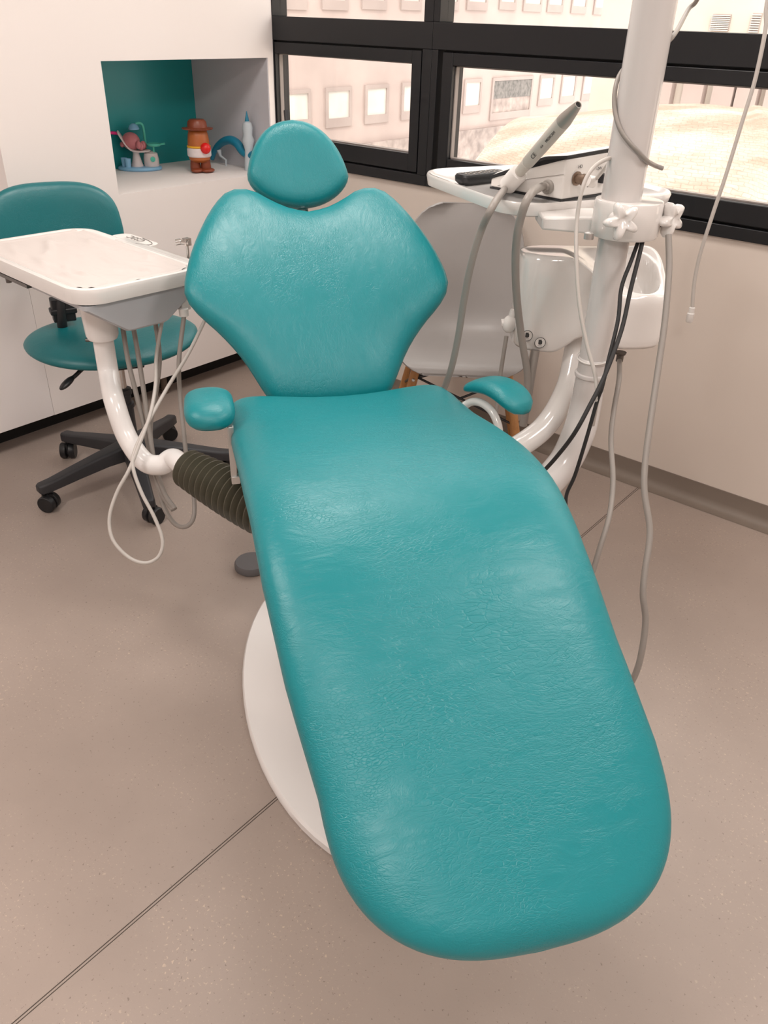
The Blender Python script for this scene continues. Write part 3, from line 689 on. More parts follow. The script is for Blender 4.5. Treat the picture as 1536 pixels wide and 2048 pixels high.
# ---- remote control
r0 = fl(924, 362, SB + .012); r1 = fl(1010, 352, SB + .012); rx = (r1 - r0).normalized(); ry = nZ.cross(rx)
rem = thing('remote_control', 'black remote control lying on the white side tray near the window', 'remote control', r0 + rx * .07)
m = MB(); rr = []
for hx, hy, z in ((.066, .018, 0), (.074, .023, .008), (.075, .024, .019), (.072, .0215, .024)):
    rr.append([r0 + rx * (.075 + x) + ry * (y + .012) + nZ * (SB + .0005 - r0.z + z) for x, y in rrect(hx, hy, .016, 5)])
m.loft(rr); m.build('case', M['black'], rem)
for i in range(7):
    for j in range(3):
        m = MB(); m.lathe([(.0034, 0), (.0034, .0015), (.0028, .002)], r0 + rx * (.022 + .017 * i) + ry * (.012 + .0115 * (j - 1)) + nZ * (SB + .0243 - r0.z), seg=10); m.build('button', M['hose_dark'], rem)

# ================================================================== SPITTOON
S0 = atd(1188, 600, 1.97); S0.z = 0
spit = thing('spittoon', 'white moulded spittoon unit with round basin on a curved white arm behind the pole', 'spittoon', (S0.x, S0.y, .45))
def sp(px, py, d=-.10): q = vp(px, py, S0 + DC * d); return (q - S0).dot(UC), q.z
uL, _ = sp(1041, 600); uR, _ = sp(1333, 560, 0.0); uc = (uL + uR) / 2; hu = (uR - uL) / 2
zlf = sp(1095, 515)[1]; zrf = sp(1285, 596)[1]; zb = vp(1195, 491, S0 + DC * .10).z
zbl = sp(1090, 706)[1]; zbr = sp(1285, 701)[1]; zbm = sp(1160, 676)[1]
def smooth(e0, e1, x): t = max(0, min(1, (x - e0) / (e1 - e0))); return t * t * (3 - 2 * t)
DU, DD = sp(1279, 556, -.02)[0], -.018                                 # basin centre
def ftop(u, d):
    k = smooth(-.10, .06, u); f = zlf + (zrf - zlf) * k; w = smooth(-.10, .10, d); z = f + (zb - f) * w
    r = math.hypot((u - DU) / .046, (d - DD) / .062)
    if r < 1: z -= .060 * (1 - r ** 5) ** .9
    rm = math.exp(-((r - 1.10) / .10) ** 2) * .004 + .012 * math.exp(-((u - .13) / .05) ** 2 - ((d - .075) / .03) ** 2)
    return z + rm
def fbot(u): 
    a = zbl + (zbm + .015 - zbl) * smooth(-.11, -.015, u); return a + (zbr - a) * smooth(-.01, .06, u)
m = MB(); NA, NR = 120, 44; rr = []
def plan(k, a):
    c_, s_ = supere(a, 4.0); return uc + hu * c_ * k, .10 * s_ * k
for i in range(NR):
    k = .01 + .99 * (i / (NR - 1)); ring = []
    for q in range(NA):
        u, d = plan(k, 2 * PI * q / NA); e = max(0, (k - .90) / .10)
        ring.append(S0 + UC * u + DC * d + nZ * (ftop(u, d) - .018 * (1 - math.sqrt(max(0, 1 - e * e)))))
    rr.append(ring)
for i in range(1, 7):
    ring = []
    for q in range(NA):
        u, d = plan(1, 2 * PI * q / NA); zt = ftop(u, d) - .018; ring.append(S0 + UC * u + DC * d + nZ * (zt + (fbot(u) + .008 - zt) * i / 6))
    rr.append(ring)
for k in (.97, .9, .6, .3, .02):
    rr.append([S0 + UC * plan(k, 2 * PI * q / NA)[0] + DC * plan(k, 2 * PI * q / NA)[1] + nZ * fbot(plan(k, 2 * PI * q / NA)[0]) for q in range(NA)])
m.loft(rr); m.build('body', M['white_gloss'], spit, angle=70)
for px, py in ((1054, 671), (1080, 685)):
    q = vp(px, py, S0 - DC * .1005)
    m = MB(); m.lathe([(.0128, 0), (.0128, .0015)], q, -DC, 28); bt = m.build('touch_button', M['white_matte'], spit)
    m = MB(); m.tube([q - DC * .002 + (UC * math.cos(a) + nZ * math.sin(a)) * .0128 for a in [2 * PI * k / 40 for k in range(41)]], .0007, 6); m.build('ring', M['ink'], bt)
    m = MB(); poly = [(-.0042, .006), (.0030, .006), (.0030, .004), (.0048, .002), (.0048, -.004), (.0028, -.006), (-.0028, -.006), (-.0042, -.004)]
    m.prism([q - DC * .0016 + UC * x + nZ * (y + .0015) for x, y in poly], -DC * .0006); part_label(m.build('cup_symbol', M['ink'], bt, smooth=False), 'dark cup symbol')
    m = MB(); m.box((-.005, -.0022, -.0082), (.005, -.0016, -.0073), mat=frame_m(q, UC, DC, nZ)); m.build('caption_line', M['ink_grey'], bt, smooth=False)
ap = spline([atd(1158, 660, 1.99), atd(1150, 710, 1.99), atd(1135, 775, 1.99), atd(1100, 840, 1.98), atd(1050, 885, 1.96), D(.30, .19, .47), D(.165, .15, .44)], 8)
m = MB(); m.tube(ap, .0285, 28); m.build('arm', M['white_gloss'], spit)
# hose holder on its left side
hq = vp(1019, 648, S0 - DC * .04)
m = MB(); m.ellipsoid(hq, (.017, .02, .022)); m.tube([hq + nZ * .012 + UC * .002, hq + nZ * .036 + UC * .004], [.009, .006], 16); m.tube([hq - UC * .020 + nZ * .002, hq + UC * .02 + nZ * .008], .0095, 14); m.tube([hq + UC * .01, hq + UC * .035], .012, 14); m.build('hose_holder', M['white_gloss'], spit)
hose([(1013, 672, 1.95), (1006, 715, 1.97), (998, 770, 2.0), (992, 830, 2.03)], .0052, M['hose'], 'hose', spit)
hose([(1071, 700, 1.94), (1064, 740, 1.96), (1056, 790, 2.0), (1046, 850, 2.05)], .0105, M['hose'], 'hose', spit)
fq = vp(1242, 704, S0 - DC * .02)
m = MB(); m.lathe([(.014, 0), (.012, -.006), (.009, -.008), (.009, -.024), (.006, -.026)], fq, seg=20); part_label(m.build('hose_fitting', M['steel_dark'], spit), 'dark metal hose fitting')
m = MB(); cp = [fq - nZ * .02] + [atd(*p) for p in ((1238, 760, 1.93), (1228, 820, 1.92), (1222, 880, 1.90), (1226, 960, 1.86), (1219, 1030, 1.83), (1200, 1095, 1.82), (1178, 1165, 1.84), (1150, 1230, 1.88))]
m.tube(spline(cp, 8), .0062, 12); m.build('drain_hose', M['hose'], spit)

# ================================================================== LOOSE CABLES ROUND THE POLE
def cable(pts, r, mat, name, label, cat='cable', n=8):
    P = [p if isinstance(p, Vector) else atd(*p) for p in pts]; c = sum(P, Vector()) / len(P); c.z = min(p.z for p in P)
    m = MB(); m.tube(spline(P, n), r, 12); return tag(m.build(name, mat, loc=c), label, cat)
cable([pl_.parent and (sk_ + nr * .030 + xd * .03), (1222, 318, 1.62), (1190, 332, 1.60), (1167, 370, 1.60), (1154, 440, 1.62), (1153, 520, 1.63), (1159, 610, 1.65), (1174, 690, 1.67), (1190, 750, 1.68), (1194, 800, 1.69), (1186, 850, 1.75)], .0042, M['hose_light'], 'thin_cable', 'thin pale cable looping from the control box down in front of the pole')
PC = Vector((PX, PYY, 0))
def wrap(deg, py, r=.0462):                     # a point on the tube: 0 right, 90 away, 180 left, 270 towards the viewer
    o = PC + UC * (r * math.cos(R(deg))) + DC * (r * math.sin(R(deg))); return Vector((o.x, o.y, vp(1290, py, o).z))
cp_ = [Vector((PX + .10, PYY - .02, 2.2)), Vector((PX + .13, PYY - .03, 1.75)), atd(1410, -40, 1.60), atd(1376, 20, 1.66), wrap(20, 72, .052), wrap(55, 95), wrap(95, 118), wrap(135, 145), wrap(170, 180), wrap(195, 222), wrap(222, 258), wrap(250, 285), wrap(280, 306), wrap(308, 322), atd(1310, 331, 1.645), atd(1326, 337, 1.65)]
cable(cp_, .0045, M['hose'], 'coiled_cable', 'grey cable wound around the top of the white pole, its end sticking out')
cable([(1291, 455, 1.68), (1281, 500, 1.655), (1261, 580, 1.65), (1243, 660, 1.65), (1210, 750, 1.64), (1180, 810, 1.64), (1148, 868, 1.66), (1112, 915, 1.74), (1080, 950, 1.80)], .0045, M['black_soft'], 'power_cable', 'black cable beside the pole, upper of the pair, running behind the chair')
cable([(1285, 460, 1.69), (1263, 520, 1.66), (1243, 575, 1.66), (1236, 640, 1.66), (1217, 720, 1.66), (1204, 775, 1.67), (1195, 800, 1.69), (1172, 880, 1.74), (1150, 950, 1.80), (1133, 990, 1.84), (1132, 1030, 1.86)], .0042, M['black_soft'], 'power_cable', 'black cable beside the pole, lower of the pair, dropping under the seat')
cable([(1337, 470, 1.64), (1338, 540, 1.64), (1330, 640, 1.64), (1316, 740, 1.64), (1300, 850, 1.64), (1290, 930, 1.64), (1289, 985, 1.64), (1299, 1050, 1.64), (1298, 1090, 1.64), (1290, 1140, 1.64), (1286, 1190, 1.64), (1291, 1240, 1.65), (1284, 1300, 1.66), (1270, 1350, 1.68), (1240, 1400, 1.72)], .0066, M['hose'], 'long_cable', 'long grey cable hanging from the right star knob to below the foot of the chair')
# pull cord of the blind
bc = at(1382, 655, 1, -.16); topc = at(1536, 0, 1, -.16)
cd = thing('blind_cord', 'thin white pull cord with end weight hanging before the right window', 'blind cord', (bc.x, bc.y, bc.z))
P = [Vector((at(1536, 0, 1, -.16).x + .03, -.10, 2.5)), Vector((at(1536, 0, 1, -.16).x + .025, -.13, 1.9))] + [at(*p, 1, -.16) for p in ((1545, -40), (1531, 60), (1510, 160), (1484, 245), (1452, 350), (1425, 430), (1400, 510), (1388, 570), (1384, 628))]
m = MB(); m.tube(spline(P, 8), .0052, 10); m.build('cord', M['hose_light'], cd)
q = at(1383, 622, 1, -.16); m = MB(); m.lathe([(.006, .012), (.0085, .010), (.0085, -.005), (.0105, -.007), (.0105, -.030), (.008, -.034)], q, seg=18); m.build('weight', M['white_matte'], cd)

# ================================================================== OPERATOR STOOL
SX, SY = .468, -1.188
stool = thing('operator_stool', 'teal leather operator stool on a black five-star castor base, behind the instrument tray', 'stool', (SX, SY, 0))
RB = .318
def rad_dir(a): return Vector((math.cos(a), math.sin(a), 0))
CT = Vector((SX, SY, 0))
m = MB(); m.lathe([(.030, .088), (.046, .092), (.048, .125), (.040, .150), (.032, .155)], CT, seg=32); m.build('hub', M['charcoal'], stool)
for a_ in (-27, 47, 119, 191, 263):
    a = R(a_); d = rad_dir(a); s = Vector((-d.y, d.x, 0))
    m = MB(); rr = []
    for r, w, z0, z1 in ((.018, .034, .092, .150), (.10, .029, .090, .136), (.20, .024, .078, .118), (.29, .021, .066, .100), (.325, .020, .064, .096), (.335, .014, .068, .092)):
        c = CT + d * r; rr.append([c - s * w + nZ * z0, c + s * w + nZ * z0, c + s * w * .95 + nZ * (z1 - .006), c + s * w * .7 + nZ * z1, c - s * w * .7 + nZ * z1, c - s * w * .95 + nZ * (z1 - .006)])
    m.loft(rr); m.build('base_arm', M['charcoal'], stool, bevel=.003)
    ca = a + R(35); wd = rad_dir(ca); c = CT + d * RB + rad_dir(ca + PI / 2) * .012
    m = MB()
    for sgn in (-1, 1):
        m.lathe([(.012, 0), (.024, .0), (.0285, .003), (.0285, .019), (.026, .022), (.010, .022)], c + wd * sgn * .003 + nZ * .0287, wd * sgn, 28)
    m.lathe([(.008, .0), (.008, .035)], CT + d * RB + nZ * .036, seg=14); m.box((-.004, -.02, .02), (.004, .016, .056), mat=frame_m(c, wd, rad_dir(ca + PI / 2), nZ))
    m.build('caster', M['black'], stool)
m = MB(); m.lathe([(.026, .15), (.026, .27), (.030, .272), (.030, .285), (.023, .288), (.023, .315), (.027, .317), (.027, .335), (.018, .338)], CT, seg=28); m.build('column_cover', M['charcoal'], stool)
m = MB(); m.lathe([(.014, .33), (.014, .462)], CT, seg=24); part_label(m.build('gas_spring', M['chrome'], stool), 'shiny gas spring')
# seat: wide saddle shape
fdir = Vector((math.cos(R(-27)), math.sin(R(-27)), 0)); wdir = Vector((-fdir.y, fdir.x, 0)); scn = Vector((.425, -1.168, 0))
m = MB(); rr = []; NA = 72
def seat_plan(k, a):
    c_, s_ = supere(a, 2.3); w_ = c_ * .268; f_ = s_ * .205
    f_ += .0
    return w_ * k * (1 - .10 * max(0, -s_)), f_ * k
for k, side in [(.02 + .98 * math.sin(PI / 2 * i / 14), -1) for i in range(15)] + [(.02 + .98 * math.cos(PI / 2 * i / 20), 1) for i in range(1, 21)]:
    ring = []
    for q in range(NA):
        w_, f_ = seat_plan(k, 2 * PI * q / NA); e = max(0, 1 - k ** 5) ** .5
        z = .490 + (.036 * e if side > 0 else -.028 * e) + .008 * (w_ / .27) ** 2 - .022 * max(0, f_ / .22) ** 2
        ring.append(scn + wdir * w_ + fdir * f_ + nZ * z)
    rr.append(ring)
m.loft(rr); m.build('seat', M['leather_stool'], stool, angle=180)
m = MB(); m.box((-.09, -.07, .428), (.09, .07, .448), mat=frame_m(CT - fdir * .01, fdir, wdir, nZ)); m.build('mechanism', M['black'], stool, bevel=.004)
l0, l1 = atd(178, 730, 2.52), atd(150, 752, 2.50); l2 = atd(134, 766, 2.49)
m = MB(); m.tube(spline([CT + nZ * .44, l0, l1, l2], 5), .0065, 10); lv = m.build('lever', M['black'], stool)
m = MB(); ld = (l2 - l1).normalized(); m.ellipsoid(l2, (.030, .016, .010), mat=frame_m((0, 0, 0), ld, nZ.cross(ld).normalized(), nZ).to_3x3()); m.build('paddle', M['black'], lv)
# backrest
bkc = atd(103, 412, 2.53); bf = Vector((math.cos(R(-22)), math.sin(R(-22)), 0)); bw = Vector((-bf.y, bf.x, 0)); bt_ = R(8)
bu = nZ * math.cos(bt_) - bf * math.sin(bt_); bn = bf * math.cos(bt_) + nZ * math.sin(bt_)
m = MB(); rr = []
for k, side in [(.02 + .98 * math.sin(PI / 2 * i / 12), -1) for i in range(13)] + [(.02 + .98 * math.cos(PI / 2 * i / 18), 1) for i in range(1, 19)]:
    ring = []
    for q in range(64):
        c_, s_ = supere(2 * PI * q / 64, 3.0); x = .199 * c_ * k * (1 - .06 * s_ * k); y = (.125 * s_ * k) - .055; e = max(0, 1 - k ** 6) ** .5
        ring.append(bkc + bw * x + bu * y + bn * ((.030 if side > 0 else -.022) * e + .055 * (x / .2) ** 2 - .02))
    rr.append(ring)
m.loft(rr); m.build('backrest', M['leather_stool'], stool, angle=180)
br0 = atd(126, 622, 2.56)
m = MB(); m.tube(spline([CT - fdir * .04 + nZ * .436, CT - fdir * .16 + nZ * .432, Vector((br0.x, br0.y, .47)), br0 + nZ * .06, bkc - nZ * .05 - bn * .055], 6), .016, 12); m.build('back_bar', M['black'], stool)
m = MB(); m.box((-.014, -.034, -.03), (.02, .034, .045), mat=frame_m(br0, bf, bw, nZ)); m.box((-.018, -.040, -.005), (.024, .040, .012), mat=frame_m(br0, bf, bw, nZ)); m.build('bar_clamp', M['black'], stool, bevel=.004)

# ================================================================== SHELL CHAIR
fa = R(-53); cf = Vector((math.cos(fa), math.sin(fa), 0)); cw = Vector((-cf.y, cf.x, 0)); CSH = Vector((1.206, -.328, 0)); CS = 1.03
def SP(x, y, z): return CSH + cw * (x * CS) + cf * (y * CS) + nZ * (z * CS)
shell = thing('shell_chair', 'light grey moulded shell chair on wooden dowel legs standing in the corner under the window', 'chair', CSH)
prof = [(.225, .412), (.212, .431), (.18, .438), (.10, .430), (.0, .415), (-.08, .412), (-.135, .428), (-.172, .470), (-.195, .54), (-.213, .63), (-.229, .73), (-.240, .80), (-.246, .836)]
PP, LP_ = resample(spline([Vector((0, y, z)) for y, z in prof], 12), 400)
NR_ = 84; DI = [LP_ * (.5 - .5 * math.cos(PI * i / (NR_ - 1))) * .999 for i in range(NR_)]; PP = [PP[min(399, round(d / LP_ * 399))] for d in DI]
hwt = [(0, .175), (.05, .200), (.15, .218), (.30, .226), (.40, .224), (.50, .217), (.62, .204), (.72, .186), (.80, .172), (.86, .16)]
def hw_at(d):
    w = interp(hwt, d); e1 = max(0, 1 - (LP_ - d) / .13); e0 = max(0, 1 - d / .06); return w * (1 - (.95 * e1) ** 3) ** (1 / 2.6) * (1 - (.86 * e0) ** 3) ** (1 / 3)
m = MB(); NXs = 33; vs = []; fs = []
for i, c in enumerate(PP):
    d = DI[i]; tdir = (PP[min(i + 2, NR_ - 1)] - PP[max(i - 2, 0)]).normalized(); nn = Vector((0, tdir.z, -tdir.y))
    nn = Vector((0, -tdir.z, tdir.y))
    if nn.z < -.2 or nn.y < -.5: nn = -nn
    hw = hw_at(d); cv = interp([(0, .004), (.08, .012), (.25, .032), (.40, .070), (.52, .068), (.70, .045), (.86, .028)], d)
    for k in range(NXs):
        f = -1 + 2 * k / (NXs - 1); up_ = cv * abs(f) ** 2.6
        vs.append(SP(f * hw, c.y + nn.y * up_, c.z + nn.z * up_))
for i in range(NR_ - 1):
    for k in range(NXs - 1): a = i * NXs + k; fs.append((a, a + 1, a + NXs + 1, a + NXs))
m.add(vs, fs); so = m.build('seat_shell', M['shell'], shell, angle=180)
q = so.modifiers.new('solid', 'SOLIDIFY'); q.thickness = .006; q.offset = 0
q = so.modifiers.new('bevel', 'BEVEL'); q.width = .002; q.segments = 2
tops = {}
for sx in (-1, 1):
    for sy in (-1, 1):
        a, b = SP(sx * .148, .03 + sy * .120, .395), SP(sx * .232, .02 + sy * .225, 0.0)
        m = MB(); m.tube([a, a.lerp(b, .5), b], [.0150, .0155, .0105], 18); m.build('leg', M['beech'], shell); tops[(sx, sy)] = (a, b)
        m = MB(); u = (a.lerp(b, .06)); m.lathe([(.006, 0), (.006, .004), (.004, .006)], u + (cf * sy) * .0145, cf * sy, 12); m.build('bolt', M['chrome'], shell)
m = MB(); g = lambda sx, sy, f: tops[(sx, sy)][0].lerp(tops[(sx, sy)][1], f)
for p, q in (((-1, 1), (1, 1)), ((-1, -1), (1, -1)), ((-1, 1), (-1, -1)), ((1, 1), (1, -1))):
    m.tube([g(*p, .04), g(*q, .40)], .0042, 8); m.tube([g(*q, .04), g(*p, .40)], .0042, 8)
for p, q in (((-1, 1), (1, -1)), ((1, 1), (-1, -1))): m.tube([g(*p, .05), g(*q, .05)], .0042, 8)
m.build('wire_brace', M['black'], shell)

# ================================================================== TOYS IN THE NICHE
NZF = NZ0 + .0005
tp = fl(281, 339, NZF)
toy = thing('toy_dental_chair', 'toy dentist chair set on a light blue base at the niche left end', 'toy', tp)
cu = Vector((.62, .78, 0)).normalized(); cdp = Vector((-.78, .62, 0)).normalized()
def TT(u, d, z): return tp + cu * u + cdp * d + nZ * z
m = MB(); m.loft([[TT(.088 * k * math.cos(2 * PI * i / 40), .058 * k * math.sin(2 * PI * i / 40), z) for i in range(40)] for k, z in ((.95, 0), (1, .003), (1, .010), (.96, .013), (.9, .0135))]); m.build('base', M['sky_blue'], toy, angle=50)
m = MB(); m.lathe([(.026, .012), (.020, .03), (.013, .060), (.014, .072)], TT(-.010, 0, 0)); m.build('pedestal', M['toy_white'], toy)
m = MB(); rr = []
for u, z, w in ((.052, .068, .022), (.02, .066, .032), (-.02, .066, .034), (-.040, .080, .036), (-.056, .108, .038), (-.070, .132, .034), (-.076, .142, .02)):
    rr.append([TT(u, -w, z), TT(u, -w, z + .006), TT(u + .004, -w * .8, z + .010), TT(u + .004, w * .8, z + .010), TT(u, w, z + .006), TT(u, w, z)])
m.loft(rr); m.build('seat', M['toy_white'], toy, sub=1)
m = MB(); m.tube([TT(-.070, -.01, .138), TT(-.092, -.02, .141), TT(-.100, -.024, .141)], [.006, .006, .005], 12); part_label(m.build('handle', M['hot_pink'], toy), 'bright pink handle')
m = MB(); m.lathe([(.030, .012), (.031, .04), (.027, .062), (.012, .070)], TT(.048, .006, 0)); cab_ = m.build('cabinet', M['toy_white'], toy)
m = MB(); m.lathe([(.010, 0), (.010, .004), (.007, .005)], TT(.056, -.024, .043), -cdp); m.build('knob', M['mint'], cab_)
m = MB(); m.tube(spline([TT(.030, .03, .05), TT(.030, .03, .12), TT(.028, .03, .160), TT(.018, .026, .172), TT(.0, .02, .170)], 5), .0052, 10); lampa = m.build('lamp_arm', M['mint'], toy)
m = MB(); m.lathe([(.006, .022), (.016, .016), (.022, .004), (.021, 0)], TT(-.008, .016, .150)); m.build('lamp_shade', M['sky_blue'], toy)
m = MB(); m.lathe([(.004, .0), (.005, .03)], TT(.062, 0, .062)); m.lathe([(.022, .0), (.029, .006), (.029, .010), (.024, .008)], TT(.066, -.004, .090)); m.tube([TT(.09, -.004, .097), TT(.110, -.010, .100)], .004, 8); m.build('tray', M['mint'], toy)
for i, (u, d) in enumerate(((-.060, -.012), (-.044, -.032))):
    m = MB(); m.lathe([(.0105, .013), (.0125, .046), (.0115, .047), (.0105, .040)], TT(u, d, 0)); m.build('cup', M['sky_blue'], toy)
pc = TT(-.012, .0, .082)
pig = thing('plastic_animal', 'round pink plastic animal lying on its back on the toy dentist chair', 'toy', pc)
m = MB(); m.ellipsoid(pc + cu * -.012 + nZ * .026, (.040, .034, .034), seg=28, rings=18); m.build('body', M['pink'], pig)
for i, (u, d, z) in enumerate(((.026, -.022, .006), (.034, -.006, .008), (.018, -.034, .012), (.036, .010, .006))):
    m = MB(); m.ellipsoid(pc + cu * u + cdp * d + nZ * (z + .004), (.012, .011, .016)); m.build('foot', M['pink'], pig)
m = MB(); m.ellipsoid(pc + cu * -.048 + cdp * -.006 + nZ * .014, (.009, .009, .011)); m.build('ear', M['pink'], pig)
# stand-in for the orange figure: a plain peg toy
pf = fl(402, 344, NZF)
peg = thing('peg_toy', 'plain orange-brown peg toy with brown cap, white band and red ball in the niche', 'toy', pf)
def PT(u, d, z): return pf + cu * u + cdp * d + nZ * z
m = MB(); m.lathe([(.030, .040), (.042, .050), (.046, .075), (.044, .110), (.041, .140), (.036, .158), (.022, .168), (.004, .170)], pf, seg=36); m.build('body', M['rust'], peg)
m = MB(); m.lathe([(.0445, .060), (.0482, .064), (.0484, .088), (.0458, .094)], pf, seg=36); part_label(m.build('band', M['toy_white'], peg), 'white band')
m = MB(); m.lathe([(.0455, .0945), (.0478, .096), (.0476, .101), (.0450, .1025)], pf, seg=36); part_label(m.build('band', M['toy_yellow'], peg), 'thin yellow band')
m = MB(); m.loft([[PT(r * 1.12 * math.cos(2 * PI * i / 36), r * math.sin(2 * PI * i / 36), z) for i in range(36)] for r, z in ((.03, .158), (.054, .162), (.056, .166), (.036, .169), (.033, .190), (.026, .198), (.004, .199))]); part_label(m.build('cap', M['boot'], peg), 'brown round cap')
m = MB(); m.ellipsoid(PT(.026, -.044, .096), (.021, .021, .021), seg=24); part_label(m.build('ball', M['red'], peg), 'shiny red ball')
for u in (-.020, .022):
    m = MB(); m.lathe([(.020, 0.004), (.021, .02), (.018, .050)], PT(u, 0, 0), seg=20); m.ellipsoid(PT(u + .008, -.016, .009), (.021, .030, .0095)); m.build('foot', M['boot'], peg)
# stand-in for the blue creature: a plain arched wave toy and a horned pale bottle shape
pdg = at(445, 322, 1, -.135); pdg = fl(440, 324, NZF)
wv = tag(thing('wave_toy', 'plain blue arched wave toy standing between the peg toy and the headrest', 'toy', pdg), 'blue arched toy with pale stem and blue tip, half behind the headrest', 'toy')
dpt = (Vector(CAM) - pdg).dot(Vector(ROT @ np.array([0, 0, 1]))) * -1
def WV(px, py, extra=0): return at(px, py, 1, -.082)
pts = spline([WV(424, 318), WV(430, 300), WV(444, 285), WV(460, 280), WV(474, 287), WV(486, 303), WV(500, 311), WV(512, 304)], 8)
n_ = len(pts); m = MB(); m.tube(pts, [.006 + .012 * math.sin(PI * min(1, (.08 + .75 * i / n_))) for i in range(n_)], 18); m.build('arch', M['toy_blue'], wv)
m = MB(); m.tube([WV(438, 300), WV(441, 312), WV(452, 320), at(452, 336, 1, -.082)], [.010, .006, .004, .004], 10); m.build('stand', M['toy_pale'], wv)
b0 = WV(498, 312); tz = WV(494, 222)
hgt = tz.z - b0.z
b0 = Vector((b0.x, b0.y, NZF)); hgt = tz.z - NZF
m = MB(); m.lathe([(.022, 0), (.020, hgt * .15), (.016, hgt * .35), (.026, hgt * .52), (.019, hgt * .60), (.022, hgt * .72), (.018, hgt * .80), (.006, hgt * .84)], b0, seg=24); m.build('stem', M['toy_pale'], wv)
m = MB(); m.lathe([(.010, hgt * .80), (.007, hgt * .88), (.001, hgt)], b0, seg=16); part_label(m.build('tip', M['toy_blue'], wv), 'pointed blue tip')

# ================================================================== OUTSIDE
FX = -14.0
fac = thing('pink_building', 'long pinkish rendered building with rows of recessed windows across the courtyard', 'building', (FX, 10, -6))
m = MB(); m.box((FX - 6, -6, -6), (FX, 60, 12)); m.build('wall', M['facade'], fac, smooth=False)
def rect_on(px0, py0, px1, py1):
    c = at((px0 + px1) / 2, (py0 + py1) / 2, 0, FX); l, r_ = at(px0, (py0 + py1) / 2, 0, FX), at(px1, (py0 + py1) / 2, 0, FX)
    t_, b_ = at((px0 + px1) / 2, py0, 0, FX), at((px0 + px1) / 2, py1, 0, FX); return c.y, abs(r_.y - l.y), t_.z, b_.z
def facade_win(y, w, zt, zb_, mat='opening', dark=None):
    m = MB(); b = .10
    m.box((FX, y - w / 2 - b, zb_ - b * 2.2), (FX + .05, y + w / 2 + b, zb_)); m.box((FX, y - w / 2 - b, zt), (FX + .05, y + w / 2 + b, zt + b)); m.box((FX, y - w / 2 - b, zb_), (FX + .05, y - w / 2, zt)); m.box((FX, y + w / 2, zb_), (FX + .05, y + w / 2 + b, zt))
    wf = m.build('window', M['reveal'], fac, smooth=False)
    m = MB(); m.box((FX, y - w / 2, zb_), (FX + .015, y + w / 2, zt)); m.build('blind', M[mat], wf, smooth=False)
    if dark: m = MB(); m.box((FX + .016, y - w / 2, zb_ + (zt - zb_) * .45), (FX + .03, y + w / 2, zt)); m.build('dark_pane', M['opening_dark'], wf, smooth=False)
for r_ in ((566, 188, 615, 240), (655, 182, 697, 236), (733, 177, 771, 229), (806, 172, 836, 222)): facade_win(*rect_on(*r_))
facade_win(*rect_on(930, 165, 958, 211)); facade_win(*rect_on(986, 160, 1060, 222), 'storey', True)
for r_ in ((1080, 156, 1104, 197), (1124, 153, 1148, 192), (1167, 151, 1190, 187), (1206, 149, 1226, 183), (1244, 147, 1262, 180)): facade_win(*rect_on(*r_))
for r_ in ((560, -42, 606, -2), (648, -38, 690, 0), (728, -36, 768, 0), (806, -30, 838, 2), (884, -32, 914, 3), (938, -36, 972, 4), (1003, -36, 1030, 4), (1051, -34, 1082, 8), (1099, -32, 1125, 10), (1147, -30, 1172, 13), (1192, -28, 1216, 16), (1236, -26, 1256, 18)): facade_win(*rect_on(*r_))
y0, w, zt, zb_ = rect_on(890, 262, 1000, 330)
m = MB(); m.box((FX, -6, -6), (FX + .12, 60, at(945, 258, 0, FX).z)); part_label(m.build('lower_storey', M['storey'], fac, smooth=False), 'greyish lower storey')
# vaulted tiled roof close by
ridge = [at(1079, 238, 1, 8.2), at(1150, 226, 1, 8.4), at(1250, 214, 1, 8.6), at(1382, 207, 1, 8.8), at(1480, 216, 1, 8.8), at(1590, 238, 1, 8.6)]
ridge.append(ridge[-1] + Vector((3.5, 0, -1.2)))
eave = [at(935, 342, 1, 5.2), at(1010, 390, 1, 4.4), at(1130, 440, 1, 3.8), at(1320, 500, 1, 3.3), at(1480, 540, 1, 3.0), at(1640, 590, 1, 3.0), at(1640, 590, 1, 3.0) + Vector((3, 0, 0))]
ra, rb = spline(ridge, 6), spline(eave, 6); rn = min(len(ra), len(rb)); NV = 24
vs = []; fs = []
for i in range(rn):
    for j in range(NV):
        f = j / (NV - 1); p = rb[i].lerp(ra[i], f) + nZ * .22 * math.sin(PI * f); vs.append(p)
for i in range(rn - 1):
    for j in range(NV - 1): a = i * NV + j; fs.append((a, a + NV, a + NV + 1, a + 1))
roof = thing('tiled_roof_building', 'low neighbouring building with a pale domed tile roof seen through the right window', 'building', (2, 6, -6))
m = MB(); m.add(vs, fs); ro = m.build('roof', M['tiles'], roof, angle=180)
uvl = ro.data.uv_layers.new(name='UVMap')
for lp_ in ro.data.loops:
    vi = lp_.vertex_index; uvl.data[lp_.index].uv = ((vi // NV) * .16, (vi % NV) * .22)
m = MB(); m.loft([[Vector(p) for p in rb] + [Vector(p) for p in reversed(ra)], [Vector((p.x, p.y, -6)) for p in rb] + [Vector((p.x, p.y, -6)) for p in reversed(ra)]], caps=(False, False))
m.build('wall', M['facade_pale'], roof, smooth=False)
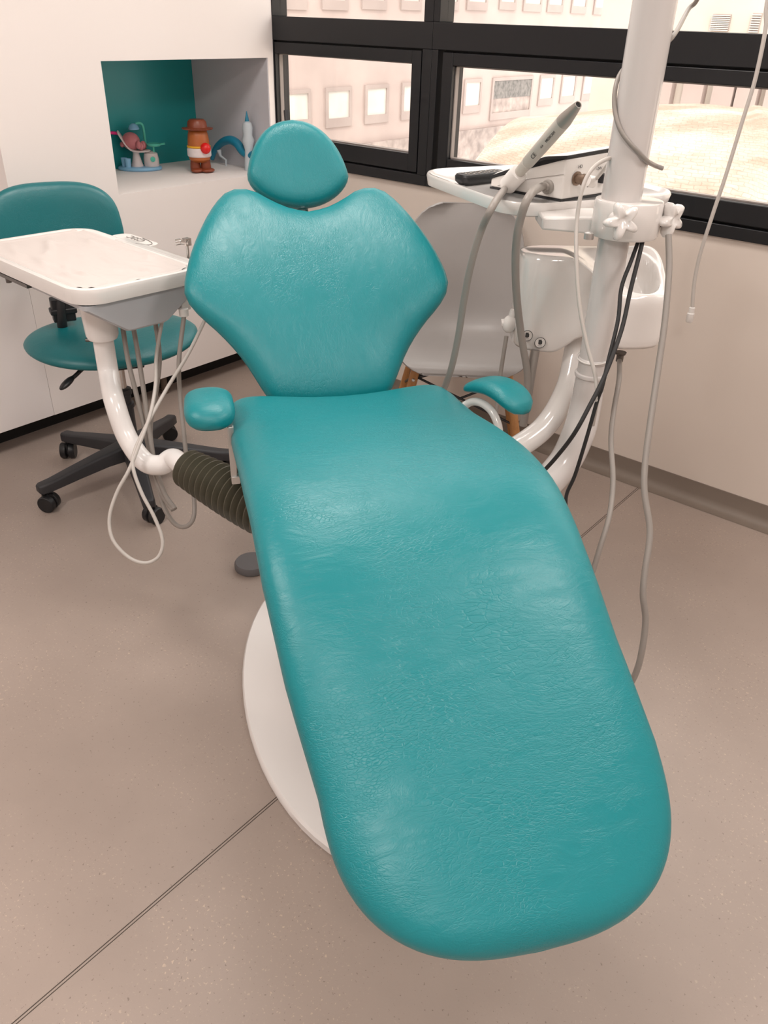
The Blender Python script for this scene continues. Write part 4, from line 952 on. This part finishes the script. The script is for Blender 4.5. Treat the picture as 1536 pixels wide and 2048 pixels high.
# pale building closing the courtyard
BY = 17.0
pb = thing('pale_stone_building', 'pale stone building with tall pilasters behind the domed roof', 'building', (8, BY, -6))
m = MB(); m.box((-7.2, BY, -6), (26, BY + 5, 12)); m.build('wall', M['facade_pale'], pb, smooth=False)
for px in (1330, 1392, 1452, 1500, 1560):
    x = at(px, 190, 1, BY).x; m = MB(); m.box((x - .22, BY - .25, -6), (x + .22, BY, at(px, 90, 1, BY).z)); m.build('pilaster', M['facade'], pb, smooth=False)
for r_ in ((1428, 28, 1457, 62), (1508, 26, 1516, 70), (1470, 165, 1478, 215)):
    c0, c1 = at(r_[0], r_[1], 1, BY), at(r_[2], r_[3], 1, BY)
    m = MB(); m.box((c0.x, BY - .05, c1.z), (c1.x, BY, c0.z)); wv_ = m.build('louvre_window', M['reveal'], pb, smooth=False)
    m = MB(); k = 9
    for i in range(k): z = c1.z + (c0.z - c1.z) * i / k; m.box((c0.x, BY - .09, z), (c1.x, BY - .05, z + (c0.z - c1.z) / k * .5))
    m.build('louvre', M['opening'], wv_, smooth=False)
m = MB(); m.box((FX, .6, -6.2), (40, BY, -6)); o = m.build('courtyard', M['facade_pale'], smooth=False); o['kind'] = 'structure'; o.name = 'ground'

# ================================================================== LIGHT
w = bpy.data.worlds.new('overcast_sky'); SC.world = w; w.use_nodes = True
bg = w.node_tree.nodes['Background']; bg.inputs['Color'].default_value = (1.0, .965, .935, 1); bg.inputs['Strength'].default_value = 3.1
sun = bpy.data.lights.new('sun', 'SUN'); sun.energy = 1.25; sun.angle = R(8); sun.color = (1, .93, .84)
so_ = bpy.data.objects.new('sun', sun); COL.objects.link(so_); so_.rotation_euler = (R(52), 0, R(30))
for i, (x, y, pw_) in enumerate(((1.3, -1.1, 18), (1.3, -3.2, 25), (3.4, -1.1, 20), (3.4, -3.2, 26))):
    a = bpy.data.lights.new('ceiling_panel', 'AREA'); a.shape = 'SQUARE'; a.size = .6; a.energy = pw_; a.color = (1, .93, .88)
    ao = bpy.data.objects.new('ceiling_panel', a); COL.objects.link(ao); ao.location = (x, y, CEIL - .02)
SC.view_settings.view_transform = 'Standard'; SC.view_settings.look = 'None'; SC.view_settings.gamma = 1; SC.view_settings.exposure = .24
SC.view_settings.use_curve_mapping = False
SC.cycles.use_denoising = True
SC.cycles.max_bounces = 10; SC.cycles.transparent_max_bounces = 12
